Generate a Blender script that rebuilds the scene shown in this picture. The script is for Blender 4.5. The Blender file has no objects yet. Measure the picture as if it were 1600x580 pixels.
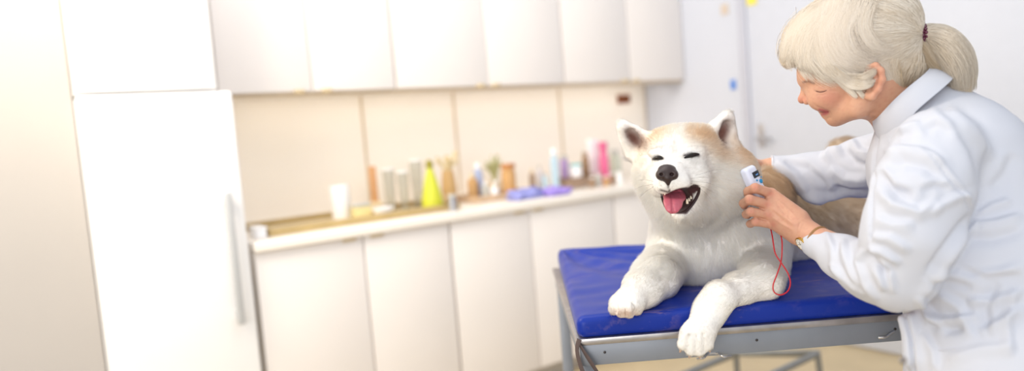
import bpy, bmesh, math
import numpy as np
from mathutils import Vector, Matrix

# ------------------------------------------------------------------ camera model (1600 x 580 frame)
F = 1100.0
CAM = np.array([0, 0, 1.23])
_p = math.atan(82 / F); _r = math.atan(.08)
FWD = np.array([0, math.cos(_p), -math.sin(_p)])
_r0 = np.array([1., 0, 0]); _u0 = np.cross(_r0, FWD)
RT = math.cos(_r) * _r0 - math.sin(_r) * _u0
UP = math.sin(_r) * _r0 + math.cos(_r) * _u0

def P(x, y, d):
    return CAM + FWD * d + RT * ((x - 800) / F * d) - UP * ((y - 290) / F * d)
def proj(q):
    q = np.asarray(q, float) - CAM; d = q @ FWD
    return 800 + F * (q @ RT) / d, 290 - F * (q @ UP) / d, d
def onz(x, y, z):
    r = P(x, y, 1) - CAM
    return CAM + r * ((z - CAM[2]) / r[2])
def px(n, d):
    return n * d / F

COL = bpy.context.scene.collection

# ------------------------------------------------------------------ object helpers
def link(o, parent=None):
    COL.objects.link(o)
    if parent is not None:
        o.parent = parent
    return o
def tag(o, label=None, cat=None, group=None, kind=None):
    if label: o['label'] = label
    if cat: o['category'] = cat
    if group: o['group'] = group
    if kind: o['kind'] = kind
    return o
def empty(name, loc, rz=0, label=None, cat=None, group=None):
    o = bpy.data.objects.new(name, None); o.empty_display_size = .05
    o.location = [float(v) for v in loc]; o.rotation_euler = (0, 0, rz)
    link(o); return tag(o, label, cat, group)

class MB:
    def __init__(s): s.b = bmesh.new()
    def box(s, x0, x1, y0, y1, z0, z1, bev=0, seg=2):
        r = bmesh.ops.create_cube(s.b, size=1)
        vs = r['verts']
        for v in vs:
            v.co = Vector(((x0 + x1) / 2 + v.co.x * (x1 - x0), (y0 + y1) / 2 + v.co.y * (y1 - y0), (z0 + z1) / 2 + v.co.z * (z1 - z0)))
        if bev:
            es = list({e for v in vs for e in v.link_edges})
            bmesh.ops.bevel(s.b, geom=es, offset=bev, segments=seg, affect='EDGES', profile=.5)
        return s
    def lathe(s, prof, c=(0, 0, 0), seg=24, sx=1, sy=1):
        rings = []
        for r, z in prof:
            rings.append([s.b.verts.new((c[0] + r * sx * math.cos(2 * math.pi * k / seg), c[1] + r * sy * math.sin(2 * math.pi * k / seg), c[2] + z)) for k in range(seg)])
        for a, b in zip(rings[:-1], rings[1:]):
            for k in range(seg):
                s.b.faces.new((a[k], a[(k + 1) % seg], b[(k + 1) % seg], b[k]))
        if prof[0][0] > 1e-6: s.b.faces.new(rings[0][::-1])
        if prof[-1][0] > 1e-6: s.b.faces.new(rings[-1])
        return s
    def tube(s, pts, r, seg=10, smooth=0, closed=False, flat=1.0):
        pts = [Vector([float(c) for c in q]) for q in pts]
        rr = list(r) if hasattr(r, '__len__') else [r] * len(pts)
        if smooth:
            n = len(pts); out = []; ro = []
            rng = range(n if closed else n - 1)
            for i in rng:
                p0 = pts[(i - 1) % n] if (closed or i > 0) else pts[0]
                p1 = pts[i]; p2 = pts[(i + 1) % n]
                p3 = pts[(i + 2) % n] if (closed or i + 2 < n) else pts[-1]
                for k in range(smooth):
                    t = k / smooth
                    out.append(.5 * ((2 * p1) + (p2 - p0) * t + (2 * p0 - 5 * p1 + 4 * p2 - p3) * t * t + (3 * p1 - p0 - 3 * p2 + p3) * t ** 3))
                    ro.append(rr[i] * (1 - t) + rr[(i + 1) % n] * t)
            if not closed: out.append(pts[-1]); ro.append(rr[-1])
            pts, rr = out, ro
        n = len(pts); rings = []; prev = None
        for i in range(n):
            if closed: t = pts[(i + 1) % n] - pts[(i - 1) % n]
            else: t = pts[min(i + 1, n - 1)] - pts[max(i - 1, 0)]
            t.normalize()
            if prev is None:
                prev = t.orthogonal().normalized()
            prev = (prev - t * prev.dot(t)).normalized()
            bt = t.cross(prev)
            rings.append([s.b.verts.new(pts[i] + rr[i] * (prev * math.cos(2 * math.pi * k / seg) * flat + bt * math.sin(2 * math.pi * k / seg))) for k in range(seg)])
        for i in range(n if closed else n - 1):
            a, b = rings[i], rings[(i + 1) % n]
            for k in range(seg):
                s.b.faces.new((a[k], a[(k + 1) % seg], b[(k + 1) % seg], b[k]))
        if not closed:
            s.b.faces.new(rings[0][::-1]); s.b.faces.new(rings[-1])
        return s
    def build(s, name, mat, parent=None, smooth=True, M=None):
        if M is not None: s.b.transform(M)
        bmesh.ops.recalc_face_normals(s.b, faces=s.b.faces)
        me = bpy.data.meshes.new(name); s.b.to_mesh(me); s.b.free()
        me.materials.append(mat)
        if smooth:
            me.polygons.foreach_set('use_smooth', [True] * len(me.polygons))
            try: me.set_sharp_from_angle(angle=math.radians(38))
            except Exception: pass
        return link(bpy.data.objects.new(name, me), parent)

# ------------------------------------------------------------------ materials
def srgb(r, g, b):
    f = lambda c: (c / 255 / 12.92) if c / 255 <= .04045 else ((c / 255 + .055) / 1.055) ** 2.4
    return (f(r), f(g), f(b), 1)
_mats = {}
def mat(name, rgb, rough=.5, metal=0, spec=.5, noise=0, nscale=20, bump=0, bscale=200, sss=0, trans=0, sheen=0, coat=0, attr=None, rgb2=None, ior=1.45, bdist=.002):
    if name in _mats: return _mats[name]
    m = bpy.data.materials.new(name); m.use_nodes = True
    nt = m.node_tree; b = nt.nodes['Principled BSDF']
    c = srgb(*rgb)
    b.inputs['Base Color'].default_value = c
    b.inputs['Roughness'].default_value = rough
    b.inputs['Metallic'].default_value = metal
    b.inputs['Specular IOR Level'].default_value = spec
    b.inputs['IOR'].default_value = ior
    b.inputs['Transmission Weight'].default_value = trans
    b.inputs['Sheen Weight'].default_value = sheen
    b.inputs['Coat Weight'].default_value = coat
    if sss:
        b.inputs['Subsurface Weight'].default_value = sss
        b.inputs['Subsurface Radius'].default_value = (.012, .005, .003)
        b.inputs['Subsurface Scale'].default_value = 1.0
    tc = nt.nodes.new('ShaderNodeTexCoord')
    base = None
    if attr:
        a = nt.nodes.new('ShaderNodeAttribute'); a.attribute_name = attr; base = a.outputs['Color']
    if noise or rgb2:
        n = nt.nodes.new('ShaderNodeTexNoise'); n.inputs['Scale'].default_value = nscale; n.inputs['Detail'].default_value = 5
        nt.links.new(tc.outputs['Object'], n.inputs['Vector'])
        mx = nt.nodes.new('ShaderNodeMix'); mx.data_type = 'RGBA'
        if rgb2:
            cr = nt.nodes.new('ShaderNodeMapRange'); cr.inputs[1].default_value = .4; cr.inputs[2].default_value = .62
            nt.links.new(n.outputs['Fac'], cr.inputs[0]); nt.links.new(cr.outputs[0], mx.inputs[0])
            mx.inputs[6].default_value = c; mx.inputs[7].default_value = srgb(*rgb2)
            if base: nt.links.new(base, mx.inputs[6])
            base = mx.outputs[2]
        else:
            mr = nt.nodes.new('ShaderNodeMapRange'); mr.inputs[1].default_value = .3; mr.inputs[2].default_value = .7
            mr.inputs[3].default_value = 1 - noise; mr.inputs[4].default_value = 1 + noise * .3
            nt.links.new(n.outputs['Fac'], mr.inputs[0])
            mx.blend_type = 'MULTIPLY'; mx.inputs[0].default_value = 1
            mx.inputs[6].default_value = c
            if base: nt.links.new(base, mx.inputs[6])
            nt.links.new(mr.outputs[0], mx.inputs[7]); base = mx.outputs[2]
    if base is not None: nt.links.new(base, b.inputs['Base Color'])
    if bump:
        n2 = nt.nodes.new('ShaderNodeTexNoise'); n2.inputs['Scale'].default_value = bscale; n2.inputs['Detail'].default_value = 4
        nt.links.new(tc.outputs['Object'], n2.inputs['Vector'])
        bp = nt.nodes.new('ShaderNodeBump'); bp.inputs['Strength'].default_value = bump; bp.inputs['Distance'].default_value = bdist
        nt.links.new(n2.outputs['Fac'], bp.inputs['Height']); nt.links.new(bp.outputs[0], b.inputs['Normal'])
    _mats[name] = m
    return m

# ------------------------------------------------------------------ implicit shapes -> one continuous mesh
def basis(x, y):
    """rows: orthonormal axes from main direction x and hint y"""
    x = np.asarray(x, float); x = x / np.linalg.norm(x)
    y = np.asarray(y, float); y = y - x * (x @ y); y /= np.linalg.norm(y)
    return np.array([x, y, np.cross(x, y)])
CB = np.array([RT, -UP, FWD])          # camera axes as ellipsoid axes: right, down, away

class Sdf:
    def __init__(s): s.ops = []
    def cap(s, a, b, r1, r2=None, k=.01, sub=False):
        a = np.asarray(a, float); b = np.asarray(b, float); r2 = r1 if r2 is None else r2
        lo = np.minimum(a - r1, b - r2); hi = np.maximum(a + r1, b + r2)
        ba = b - a; L = max(ba @ ba, 1e-12)
        def f(p):
            q = p - a; t = np.clip(q @ ba / L, 0, 1)
            q = q - t[:, None] * ba
            return np.sqrt(np.einsum('ij,ij->i', q, q)) - (r1 + (r2 - r1) * t)
        s.ops.append((f, k, sub, lo, hi)); return s
    def chain(s, pts, k=.01, sub=False):
        for (a, ra), (b, rb) in zip(pts[:-1], pts[1:]): s.cap(a, b, ra, rb, k, sub)
        return s
    def ell(s, c, r, M=np.eye(3), k=.01, sub=False):
        c = np.asarray(c, float); r = np.asarray(r, float); R = max(r)
        def f(p):
            q = (p - c) @ M.T
            k0 = np.sqrt(((q / r) ** 2).sum(1)); k1 = np.sqrt(((q / r ** 2) ** 2).sum(1)) + 1e-9
            return np.where(k0 < 1e-4, -min(r), k0 * (k0 - 1) / k1)
        s.ops.append((f, k, sub, c - R, c + R)); return s
    def box(s, c, h, rr, M=np.eye(3), k=.01, sub=False):
        c = np.asarray(c, float); h = np.asarray(h, float) - rr; R = np.linalg.norm(h) + rr
        def f(p):
            q = np.abs((p - c) @ M.T) - h
            return np.sqrt((np.maximum(q, 0) ** 2).sum(1)) + np.minimum(q.max(1), 0) - rr
        s.ops.append((f, k, sub, c - R, c + R)); return s
    def tri(s, a, b, c, r, k=.01, sub=False):
        a, b, c = [np.asarray(v, float) for v in (a, b, c)]
        ba, cb, ac = b - a, c - b, a - c; n = np.cross(ba, ac); nn = n @ n
        d2 = lambda v: np.einsum('ij,ij->i', v, v)
        def f(p):
            pa, pb, pc = p - a, p - b, p - c
            ins = (np.sign(pa @ np.cross(ba, n)) + np.sign(pb @ np.cross(cb, n)) + np.sign(pc @ np.cross(ac, n))) < 2
            e = np.minimum(np.minimum(d2(pa - np.clip(pa @ ba / (ba @ ba), 0, 1)[:, None] * ba), d2(pb - np.clip(pb @ cb / (cb @ cb), 0, 1)[:, None] * cb)), d2(pc - np.clip(pc @ ac / (ac @ ac), 0, 1)[:, None] * ac))
            return np.sqrt(np.where(ins, e, (pa @ n) ** 2 / nn)) - r
        lo = np.minimum(np.minimum(a, b), c) - r; hi = np.maximum(np.maximum(a, b), c) + r
        s.ops.append((f, k, sub, lo, hi)); return s
    @staticmethod
    def comb(d, e, k, sub):
        if sub:
            e = -e; h = np.maximum(k - np.abs(d - e), 0) / k
            return np.maximum(d, e) + h * h * k / 4
        h = np.maximum(k - np.abs(d - e), 0) / k
        return np.minimum(d, e) - h * h * k / 4
    def ev(s, p, ops=None):
        d = np.full(len(p), 1e3)
        for f, k, sub, lo, hi in (s.ops if ops is None else ops): d = s.comb(d, f(p), k, sub)
        return d
    def mesh(s, vox, B=16, clip=None):
        lo = np.min([o[3] for o in s.ops if not o[2]], 0) - 4 * vox; hi = np.max([o[4] for o in s.ops if not o[2]], 0) + 4 * vox
        if clip is not None: lo = np.maximum(lo, clip[0]); hi = np.minimum(hi, clip[1])
        nb = np.ceil((hi - lo) / (vox * B)).astype(int); N = nb * B + 2
        g = np.stack(np.meshgrid(*[np.arange(n) for n in nb], indexing='ij'), -1).reshape(-1, 3)
        cen = lo + (g + .5) * vox * B; hd = vox * B * .87
        vals = np.array([o[0](cen) for o in s.ops]); D = s.ev(cen)
        kmax = max(o[1] for o in s.ops)
        act = np.where(np.abs(D) < hd * 1.5 + kmax * .3)[0]
        loc = np.stack(np.meshgrid(*[np.arange(B + 1)] * 3, indexing='ij'), -1).reshape(-1, 3) * vox
        corners = [(i, j, k) for i in (0, 1) for j in (0, 1) for k in (0, 1)]
        edges = [(a, b) for a in range(8) for b in range(a + 1, 8) if sum(abs(np.array(corners[a]) - corners[b])) == 1]
        ids = []; pos = []; quads = []
        key = lambda c: (c[:, 0] * N[1] + c[:, 1]) * N[2] + c[:, 2]
        isub = np.array([o[2] for o in s.ops])
        for bi in act:
            v = vals[:, bi]; best = v[~isub].min()
            ops = [o for o, x in zip(s.ops, v) if (x < 2 * hd + o[1] if o[2] else x < best + 2.2 * hd + o[1])]
            o0 = lo + g[bi] * vox * B
            d = s.ev(loc + o0, ops).reshape(B + 1, B + 1, B + 1)
            if d.min() > 0 or d.max() < 0: continue
            sg = d < 0
            cs = [d[i:i + B, j:j + B, k:k + B] for i, j, k in corners]
            cnt = sum((c < 0).astype(np.int8) for c in cs)
            m = (cnt > 0) & (cnt < 8)
            c = np.argwhere(m)
            if not len(c): continue
            cv = [x[m] for x in cs]; acc = np.zeros((len(c), 3)); w = np.zeros(len(c))
            for a, b in edges:
                da, db = cv[a], cv[b]; x = (da < 0) != (db < 0)
                t = np.where(x, da / np.where(x, da - db, 1), 0)
                ca, cb_ = np.array(corners[a]), np.array(corners[b])
                acc += np.where(x[:, None], ca + t[:, None] * (cb_ - ca), 0); w += x
            gc = c + g[bi] * B
            ids.append(key(gc)); pos.append(lo + (gc + acc / w[:, None]) * vox)
            for ax in range(3):
                u, v_ = (ax + 1) % 3, (ax + 2) % 3
                sl = [slice(0, B)] * 3; s2 = [slice(0, B)] * 3; s2[ax] = slice(1, B + 1)
                A_ = sg[tuple(sl)]; B_ = sg[tuple(s2)]
                e = np.argwhere(A_ != B_)
                if not len(e): continue
                fl = A_[tuple(e.T)]
                ge = e + g[bi] * B
                ok = (ge[:, u] > 0) & (ge[:, v_] > 0); ge, fl = ge[ok], fl[ok]
                du = np.zeros(3, int); du[u] = 1; dv = np.zeros(3, int); dv[v_] = 1
                q = np.stack([key(ge), key(ge - du), key(ge - du - dv), key(ge - dv)], 1)
                q[~fl] = q[~fl][:, ::-1]
                quads.append(q)
        ids = np.concatenate(ids); pos = np.concatenate(pos); quads = np.concatenate(quads)
        o = np.argsort(ids); ids, pos = ids[o], pos[o]
        ix = np.searchsorted(ids, quads); ix = np.minimum(ix, len(ids) - 1)
        ok = (ids[ix] == quads).all(1)
        return pos, ix[ok]

def vnormals(v, q):
    a, b, c, d = v[q[:, 0]], v[q[:, 1]], v[q[:, 2]], v[q[:, 3]]
    n = np.cross(c - a, d - b); out = np.zeros_like(v)
    for i in range(4):
        for j in range(3): out[:, j] += np.bincount(q[:, i], n[:, j], len(v))
    return out / (np.linalg.norm(out, axis=1)[:, None] + 1e-12)
def relax(v, q, it=2, f=.5):
    for _ in range(it):
        acc = np.zeros_like(v); cnt = np.zeros(len(v))
        for i in range(4):
            for nb in (q[:, (i + 1) % 4], q[:, (i + 3) % 4]):
                for j in range(3): acc[:, j] += np.bincount(q[:, i], v[nb, j], len(v))
                cnt += np.bincount(q[:, i], minlength=len(v))
        v = v + f * (acc / np.maximum(cnt, 1)[:, None] - v)
    return v
def qmesh(name, v, q, mt, parent=None, cols=None):
    me = bpy.data.meshes.new(name)
    me.vertices.add(len(v)); me.vertices.foreach_set('co', v.astype(np.float32).ravel())
    me.loops.add(len(q) * 4); me.loops.foreach_set('vertex_index', q.astype(np.int32).ravel())
    me.polygons.add(len(q)); me.polygons.foreach_set('loop_start', np.arange(0, len(q) * 4, 4, dtype=np.int32))
    me.update(calc_edges=True)
    me.polygons.foreach_set('use_smooth', np.ones(len(q), bool))
    if cols is not None:
        a = me.color_attributes.new('col', 'FLOAT_COLOR', 'POINT')
        a.data.foreach_set('color', np.concatenate([cols, np.ones((len(v), 1))], 1).astype(np.float32).ravel())
    me.materials.append(mt)
    return link(bpy.data.objects.new(name, me), parent)

def wob(p, freq, seed, n=7):
    rs = np.random.RandomState(seed); o = np.zeros(len(p))
    for _ in range(n):
        w = rs.normal(size=3); w *= freq * rs.uniform(.6, 1.6) / np.linalg.norm(w)
        o += np.sin(p @ w * 2 * math.pi + rs.uniform(0, 6.28))
    return o / n
def pdist(u, v, pts):
    """distance in picture units to a polyline, and the parameter 0..1 along it"""
    pts = np.asarray(pts, float); best = np.full(len(u), 1e9); tt = np.zeros(len(u)); sd = np.zeros(len(u))
    n = len(pts) - 1
    for i in range(n):
        a, b = pts[i], pts[i + 1]; ab = b - a; L = ab @ ab + 1e-9
        qx, qy = u - a[0], v - a[1]; t = np.clip((qx * ab[0] + qy * ab[1]) / L, 0, 1)
        dx, dy = qx - t * ab[0], qy - t * ab[1]; d = np.hypot(dx, dy)
        m = d < best; best[m] = d[m]; tt[m] = ((i + t) / n)[m]
        sd[m] = (np.sign(ab[0] * qy - ab[1] * qx))[m]
    return best, tt, sd
def strokes(v, q, lst):
    """raise (+) or press in (-) folds on the surface facing the camera; lst: (pts, width, amount, dmin, dmax)"""
    nr = vnormals(v, q); u, w, d = proj(v)
    vd = CAM - v; vd /= np.linalg.norm(vd, axis=1)[:, None]
    face = np.clip((nr * vd).sum(1) * 2.5 + .2, 0, 1)
    off = np.zeros(len(v))
    for s in lst:
        pts, wd, am = s[:3]; d0, d1 = (s[3], s[4]) if len(s) > 4 else (0, 9)
        pa = np.asarray(pts)
        m = (u > pa[:, 0].min() - 3.5 * wd) & (u < pa[:, 0].max() + 3.5 * wd) & (w > pa[:, 1].min() - 3.5 * wd) & (w < pa[:, 1].max() + 3.5 * wd) & (d > d0) & (d < d1)
        ii = np.where(m)[0]
        if not len(ii): continue
        ds, t, sd = pdist(u[ii], w[ii], pts)
        x = ds * sd / wd
        e = np.minimum(t, 1 - t) * 5; taper = np.clip(e, .0, 1) ** .7 if len(pts) > 1 else 1
        if len(s) > 5 and s[5] == 'o': taper = 1
        prof = np.exp(-x * x) + .35 * np.exp(-(x - 1.3) ** 2 * 1.2) - .30 * np.exp(-(x + 1.5) ** 2)
        if len(s) > 5 and s[5] in ('g', 'o'): prof = np.exp(-x * x)
        off[ii] += am * prof * taper
    return v + nr * (off * face)[:, None]

def make_curves(name, P0, rad, cols, mt, parent, nrm=None):
    """P0: (n, k, 3) strands; rad: root radius per strand"""
    n, k, _ = P0.shape
    hc = bpy.data.hair_curves.new(name)
    hc.add_curves([k] * n)
    hc.position_data.foreach_set('vector', P0.astype(np.float32).ravel())
    ra = hc.attributes.get('radius') or hc.attributes.new('radius', 'FLOAT', 'POINT')
    t = np.linspace(0, 1, k); tp = 1 - .85 * t ** 2
    ra.data.foreach_set('value', (np.asarray(rad)[:, None] * tp[None]).astype(np.float32).ravel())
    ca = hc.attributes.new('col', 'FLOAT_COLOR', 'CURVE')
    ca.data.foreach_set('color', np.concatenate([cols, np.ones((n, 1))], 1).astype(np.float32).ravel())
    if nrm is None: nrm = np.tile(-FWD, (n, 1))
    na = hc.attributes.new('nrm', 'FLOAT_VECTOR', 'CURVE'); na.data.foreach_set('vector', nrm.astype(np.float32).ravel())
    hc.materials.append(mt)
    return link(bpy.data.objects.new(name, hc), parent)
def sample_surface(v, q, n, weight, rs):
    a, b, c, d = v[q[:, 0]], v[q[:, 1]], v[q[:, 2]], v[q[:, 3]]
    ar = np.linalg.norm(np.cross(c - a, d - b), axis=1); w = ar * weight
    f = rs.choice(len(q), n, p=w / w.sum())
    s, t = rs.rand(n, 1), rs.rand(n, 1)
    pos = (a[f] * (1 - s) + b[f] * s) * (1 - t) + (d[f] * (1 - s) + c[f] * s) * t
    return pos, f

# ------------------------------------------------------------------ view, camera, light
sc = bpy.context.scene
sc.view_settings.view_transform = 'Standard'; sc.view_settings.look = 'None'
sc.view_settings.gamma = 1; sc.view_settings.use_curve_mapping = False
sc.view_settings.exposure = 0
sc.cycles.max_bounces = 16; sc.cycles.diffuse_bounces = 8; sc.cycles.transmission_bounces = 8
cd = bpy.data.cameras.new('camera'); cam = bpy.data.objects.new('camera', cd); link(cam)
cd.sensor_width = 36; cd.lens = F * 36 / 1600; cd.clip_start = .05
cam.matrix_world = Matrix(((RT[0], UP[0], -FWD[0], CAM[0]), (RT[1], UP[1], -FWD[1], CAM[1]), (RT[2], UP[2], -FWD[2], CAM[2]), (0, 0, 0, 1)))
cd.dof.use_dof = True; cd.dof.focus_distance = 1.375; cd.dof.aperture_fstop = 1.1
sc.camera = cam

wd = bpy.data.worlds.new('world'); sc.world = wd; wd.use_nodes = True
wd.node_tree.nodes['Background'].inputs[0].default_value = (.93, .96, 1, 1)
wd.node_tree.nodes['Background'].inputs[1].default_value = .85
def area(name, loc, target, size, power, color, sy=None):
    l = bpy.data.lights.new(name, 'AREA'); l.size = size; l.energy = power; l.color = color
    if sy: l.shape = 'RECTANGLE'; l.size_y = sy
    o = bpy.data.objects.new(name, l); link(o)
    o.location = loc; o.rotation_euler = (Vector(target) - Vector(loc)).to_track_quat('-Z', 'Y').to_euler()
    return o
area('front_area_light', (-1.7, -3.0, 1.6), (.6, 1.6, .95), 2.4, 92, (1, .975, .94))  # added area lamp behind camera left, set low to brighten the dog's fur
area('ceiling_light', (.6, -.4, 3.4), (.8, 1.9, .9), 2.0, 10, (.95, .97, 1))
area('kitchen_fill', (-.2, 1.9, 3.0), (-.3, 3.7, 1.1), 1.4, 26, (1, .95, .90))  # unseen lamp added to brighten the cabinets
area('warm_glow_fill', (-1.7, 1.3, 2.6), (-.9, 3.2, 1.9), 1.1, 62, (1, .88, .70))  # added lamp standing in for the warm glow at upper left
# ------------------------------------------------------------------ kitchen frame: x along the wall, y into the wall
ANG = math.radians(35.1)
KD = np.array([math.cos(ANG), math.sin(ANG), 0]); KN = np.array([-math.sin(ANG), math.cos(ANG), 0])
K0 = np.array([.919, 4.658, 0])
KM = Matrix.Translation(Vector(K0)) @ Matrix.Rotation(ANG, 4, 'Z')
def kw(u, w, z=0): return K0 - KD * u - KN * w + np.array([0, 0, z])       # u left of the corner, w out from the wall
def kat(x, w, z=.9):
    """point of the wall-parallel line (w, z) that shows at picture column x"""
    a, b = -1., 5.
    for _ in range(40):
        m = (a + b) / 2
        if proj(kw(m, w, z))[0] > x: a = m
        else: b = m
    return (a + b) / 2

white_door = mat('cabinet_white_laminate', (236, 231, 228), .35, noise=.02, nscale=3)
white_carc = mat('cabinet_carcass', (232, 226, 218), .5, noise=.03)
wall_m = mat('wall_paint', (232, 231, 236), .85, noise=.025, nscale=2.5, bump=.05, bscale=300)
wallR_m = mat('wall_paint_cool', (203, 207, 218), .8, noise=.02, nscale=2, bump=.05, bscale=300)
wallL_m = mat('wall_paint_grey', (184, 179, 175), .85, noise=.03, nscale=2, bump=.05, bscale=300)
floor_m = mat('floor_vinyl', (204, 186, 152), .45, noise=.10, nscale=6)
chrome = mat('brushed_steel', (200, 200, 204), .3, 1, noise=.12, nscale=40)
darkgap = mat('gap_rubber_brown', (120, 100, 80), .8, noise=.05)  # brown rubber for the refrigerator plinth and door seal
fridge_m = mat('fridge_white_enamel', (244, 244, 245), .3, noise=.02, nscale=5)
handle_m = mat('fridge_handle_grey', (186, 188, 190), .35, noise=.05)

def struct(name, mb, m, M=None):
    o = mb.build(name, m, None, smooth=False, M=M); o['kind'] = 'structure'; return o
struct('floor', MB().box(-4, 5, -1.5, 6.5, -.05, 0), floor_m)
struct('wall_back', MB().box(-3.244, .0, .002, .12, 0, 2.7), mat('splash_panel_cream', (250, 243, 233), .4, noise=.02, nscale=3), KM)
struct('wall_right', MB().box(0, .12, -6.5, 0, 0, 2.7), wallR_m, KM)
struct('wall_left', MB().box(-6.5, -3.244, -.50, .12, 0, 2.7), wallL_m, KM)
struct('baseboard_right', MB().box(-.012, 0, -6.5, -.62, 0, .06, .003), mat('baseboard_cream', (222, 220, 220), .5, noise=.03), KM)
# splash wall seams
seam_m = mat('panel_seam_tan', (214, 196, 170), .6, noise=.05)
for u in (.729, 1.464, 1.994):
    struct('trim_1', MB().box(-u - .006, -u + .006, -.004, 0, .93, 1.47, .001), seam_m, KM)
struct('trim_2', MB().box(-.012, 0, -.012, 0, .93, 1.47, .002), mat('corner_seam_grey', (196, 186, 176), .6, noise=.05), KM)

def kempty(name, u, w, z, label, cat, group=None):
    return empty(name, kw(u, w, z), ANG, label, cat, group)
# tall unit on the left: fridge, cabinet above it
uf0, uf1, wf = 2.757, 3.24, .62
fr = kempty('refrigerator', (uf0 + uf1) / 2, .31, 0, 'white upright refrigerator with a long grey handle beside the base cabinets', 'refrigerator')
hw = (uf1 - uf0) / 2
MB().box(-hw, hw, -.25, .29, .05, 1.46, .006).build('body', fridge_m, fr)
MB().box(-hw + .01, hw - .01, -.23, .25, 0, .05, .002).build('plinth', darkgap, fr)
fd = MB().box(-hw, hw, -.31, -.256, .06, 1.462, .012, 3).build('door', fridge_m, fr)
hb = MB(); hx = hw - .062
hb.box(hx - .013, hx + .013, -.352, -.338, .62, 1.10, .006, 3)
hb.box(hx - .010, hx + .010, -.34, -.305, .635, .67, .003); hb.box(hx - .010, hx + .010, -.34, -.305, 1.05, 1.085, .003)
hb.build('handle', handle_m, fd)
MB().box(-hw + .02, hw - .02, -.256, -.25, .07, 1.45).build('door_seal', darkgap, fr)
oc = kempty('overhead_cabinet', (uf0 + uf1) / 2, .31, 1.466, 'white deep cabinet above the refrigerator', 'cabinet')
MB().box(-hw, hw - .05, -.29, .29, 0, .95, .003).build('body', fridge_m, oc)
MB().box(-hw, hw - .05, -.31, -.291, .003, .947, .004).build('door', fridge_m, oc)
hand_tan = mat('handle_tan', (205, 186, 150), .4, noise=.05)
def base_unit(u0, u1, seams, label, hpos):
    t = kempty('base_cabinet', (u0 + u1) / 2, .3, 0, label, 'cabinet', 'white base cabinets under the worktop')
    h = (u1 - u0) / 2; c = (u0 + u1) / 2
    MB().box(-h + .002, h - .002, -.27, .29, .08, .862, .002).build('body', white_carc, t)
    MB().box(-h, h, -.22, .25, 0, .08, .002).build('plinth', mat('plinth_grey', (190, 184, 176), .6, noise=.05), t)
    es = [u0] + seams + [u1]
    for a, b, hp in zip(es[:-1], es[1:], hpos):
        d = MB().box(c - b + .003, c - a - .003, -.292, -.272, .085, .858, .0035).build('door', white_door, t)
        if hp is not None:
            x = c - hp
            MB().box(x - .028, x + .028, -.302, -.286, .848, .8595, .003).build('handle', hand_tan, d)
base_unit(1.895, 2.735, [2.30], 'white double door base cabinet next to the refrigerator', [2.24, 2.36][::1])
base_unit(.905, 1.89, [1.45], 'white double door base cabinet in the middle of the run', [1.40, 1.51])
base_unit(.012, .90, [.45], 'white base cabinet at the far wall, behind the dog', [.40, .50])
wt = MB().box(-2.735, -.003, -.615, -.001, .862, .90, .006, 3).build('worktop', mat('worktop_white', (240, 234, 226), .3, noise=.02, nscale=8), None, M=KM)
tag(wt, 'long white worktop running over the base cabinets', 'worktop')

def wall_unit(u0, u1, mid, label, hs):
    t = kempty('wall_cabinet', (u0 + u1) / 2, .175, 1.47, label, 'cabinet', 'white wall cabinets above the worktop')
    h = (u1 - u0) / 2; c = (u0 + u1) / 2
    MB().box(-h + .001, h - .001, -.155, .175, 0, .85, .002).build('body', white_carc, t)
    es = [u0] + mid + [u1]
    for (a, b), hp in zip(zip(es[:-1], es[1:]), hs):
        d = MB().box(c - b + .002, c - a - .002, -.175, -.157, .004, .848, .003).build('door', white_door, t)
        if hp is not None:
            MB().box(c - hp - .02, c - hp + .02, -.190, -.168, -.006, .012, .003).build('handle', hand_tan, d)
    MB().box(-h + .002, h - .002, -.15, -.135, -.012, 0, .002).build('light_strip', seam_m, t)
wall_unit(.005, .965, [.472], 'white wall cabinet at the far end of the row, beside the bare wall', [.43, .52])
wall_unit(.97, 1.965, [1.46], 'white wall cabinet in the middle of the row', [1.42, 1.51])
wall_unit(1.97, 2.74, [2.36], 'white wall cabinet next to the refrigerator, brightly lit', [2.30, 2.42])

# ------------------------------------------------------------------ right wall: door, stickers
rot90 = ANG - math.pi / 2
dw = .80
dr = empty('door_1', kw(0, dw + .45), 0); dr.rotation_euler = (0, 0, ANG); dr['kind'] = 'structure'
MB().box(-.03, -.001, -1.2, .42, .01, 2.1, .003).build('door_leaf', mat('door_white', (202, 206, 217), .45, noise=.02), dr)
fb = MB(); fb.box(-.045, -.001, .42, .47, 0, 2.15, .004); fb.box(-.045, -.001, -1.25, -1.2, 0, 2.15, .004); fb.box(-.045, -.001, -1.2, .42, 2.1, 2.15, .004)
fb.build('door_frame', mat('door_frame_grey', (186, 188, 200), .35, noise=.03), dr)
MB().tube([(-.03, .36, 1.09), (-.08, .36, 1.09), (-.085, .33, 1.09), (-.085, .27, 1.088)], .010, 10, 4).build('door_handle', chrome, dr)
MB().box(-.036, -.03, .34, .38, 1.04, 1.17, .003).build('handle_plate', chrome, dr)
def sticker(name, w, z, a, b, m, label, cat, wn=.001):
    o = MB().box(-wn - .004, -wn, -w - a / 2, -w + a / 2, z - b / 2, z + b / 2, .001).build(name, m, None, M=KM)
    return tag(o, label, cat)
sticker('sticker', .698, 1.405, .035, .055, mat('sticker_blue', (70, 130, 215), .4, noise=.05), 'small blue sticker on the white wall beside the door', 'sticker')
sticker('paper_note', .873, 1.86, .06, .07, mat('note_yellow', (240, 225, 90), .6, noise=.05), 'yellow note stuck on the white door', 'note', .032)
sticker('wall_hook', .668, 1.84, .05, .06, mat('plaque_beige', (205, 190, 175), .6, noise=.05), 'small beige hook plate high on the white wall', 'hook')
so = empty('wall_socket', kw(.2, 0, 1.389), ANG, 'brown wall socket under the wall cabinets', 'socket')
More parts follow.
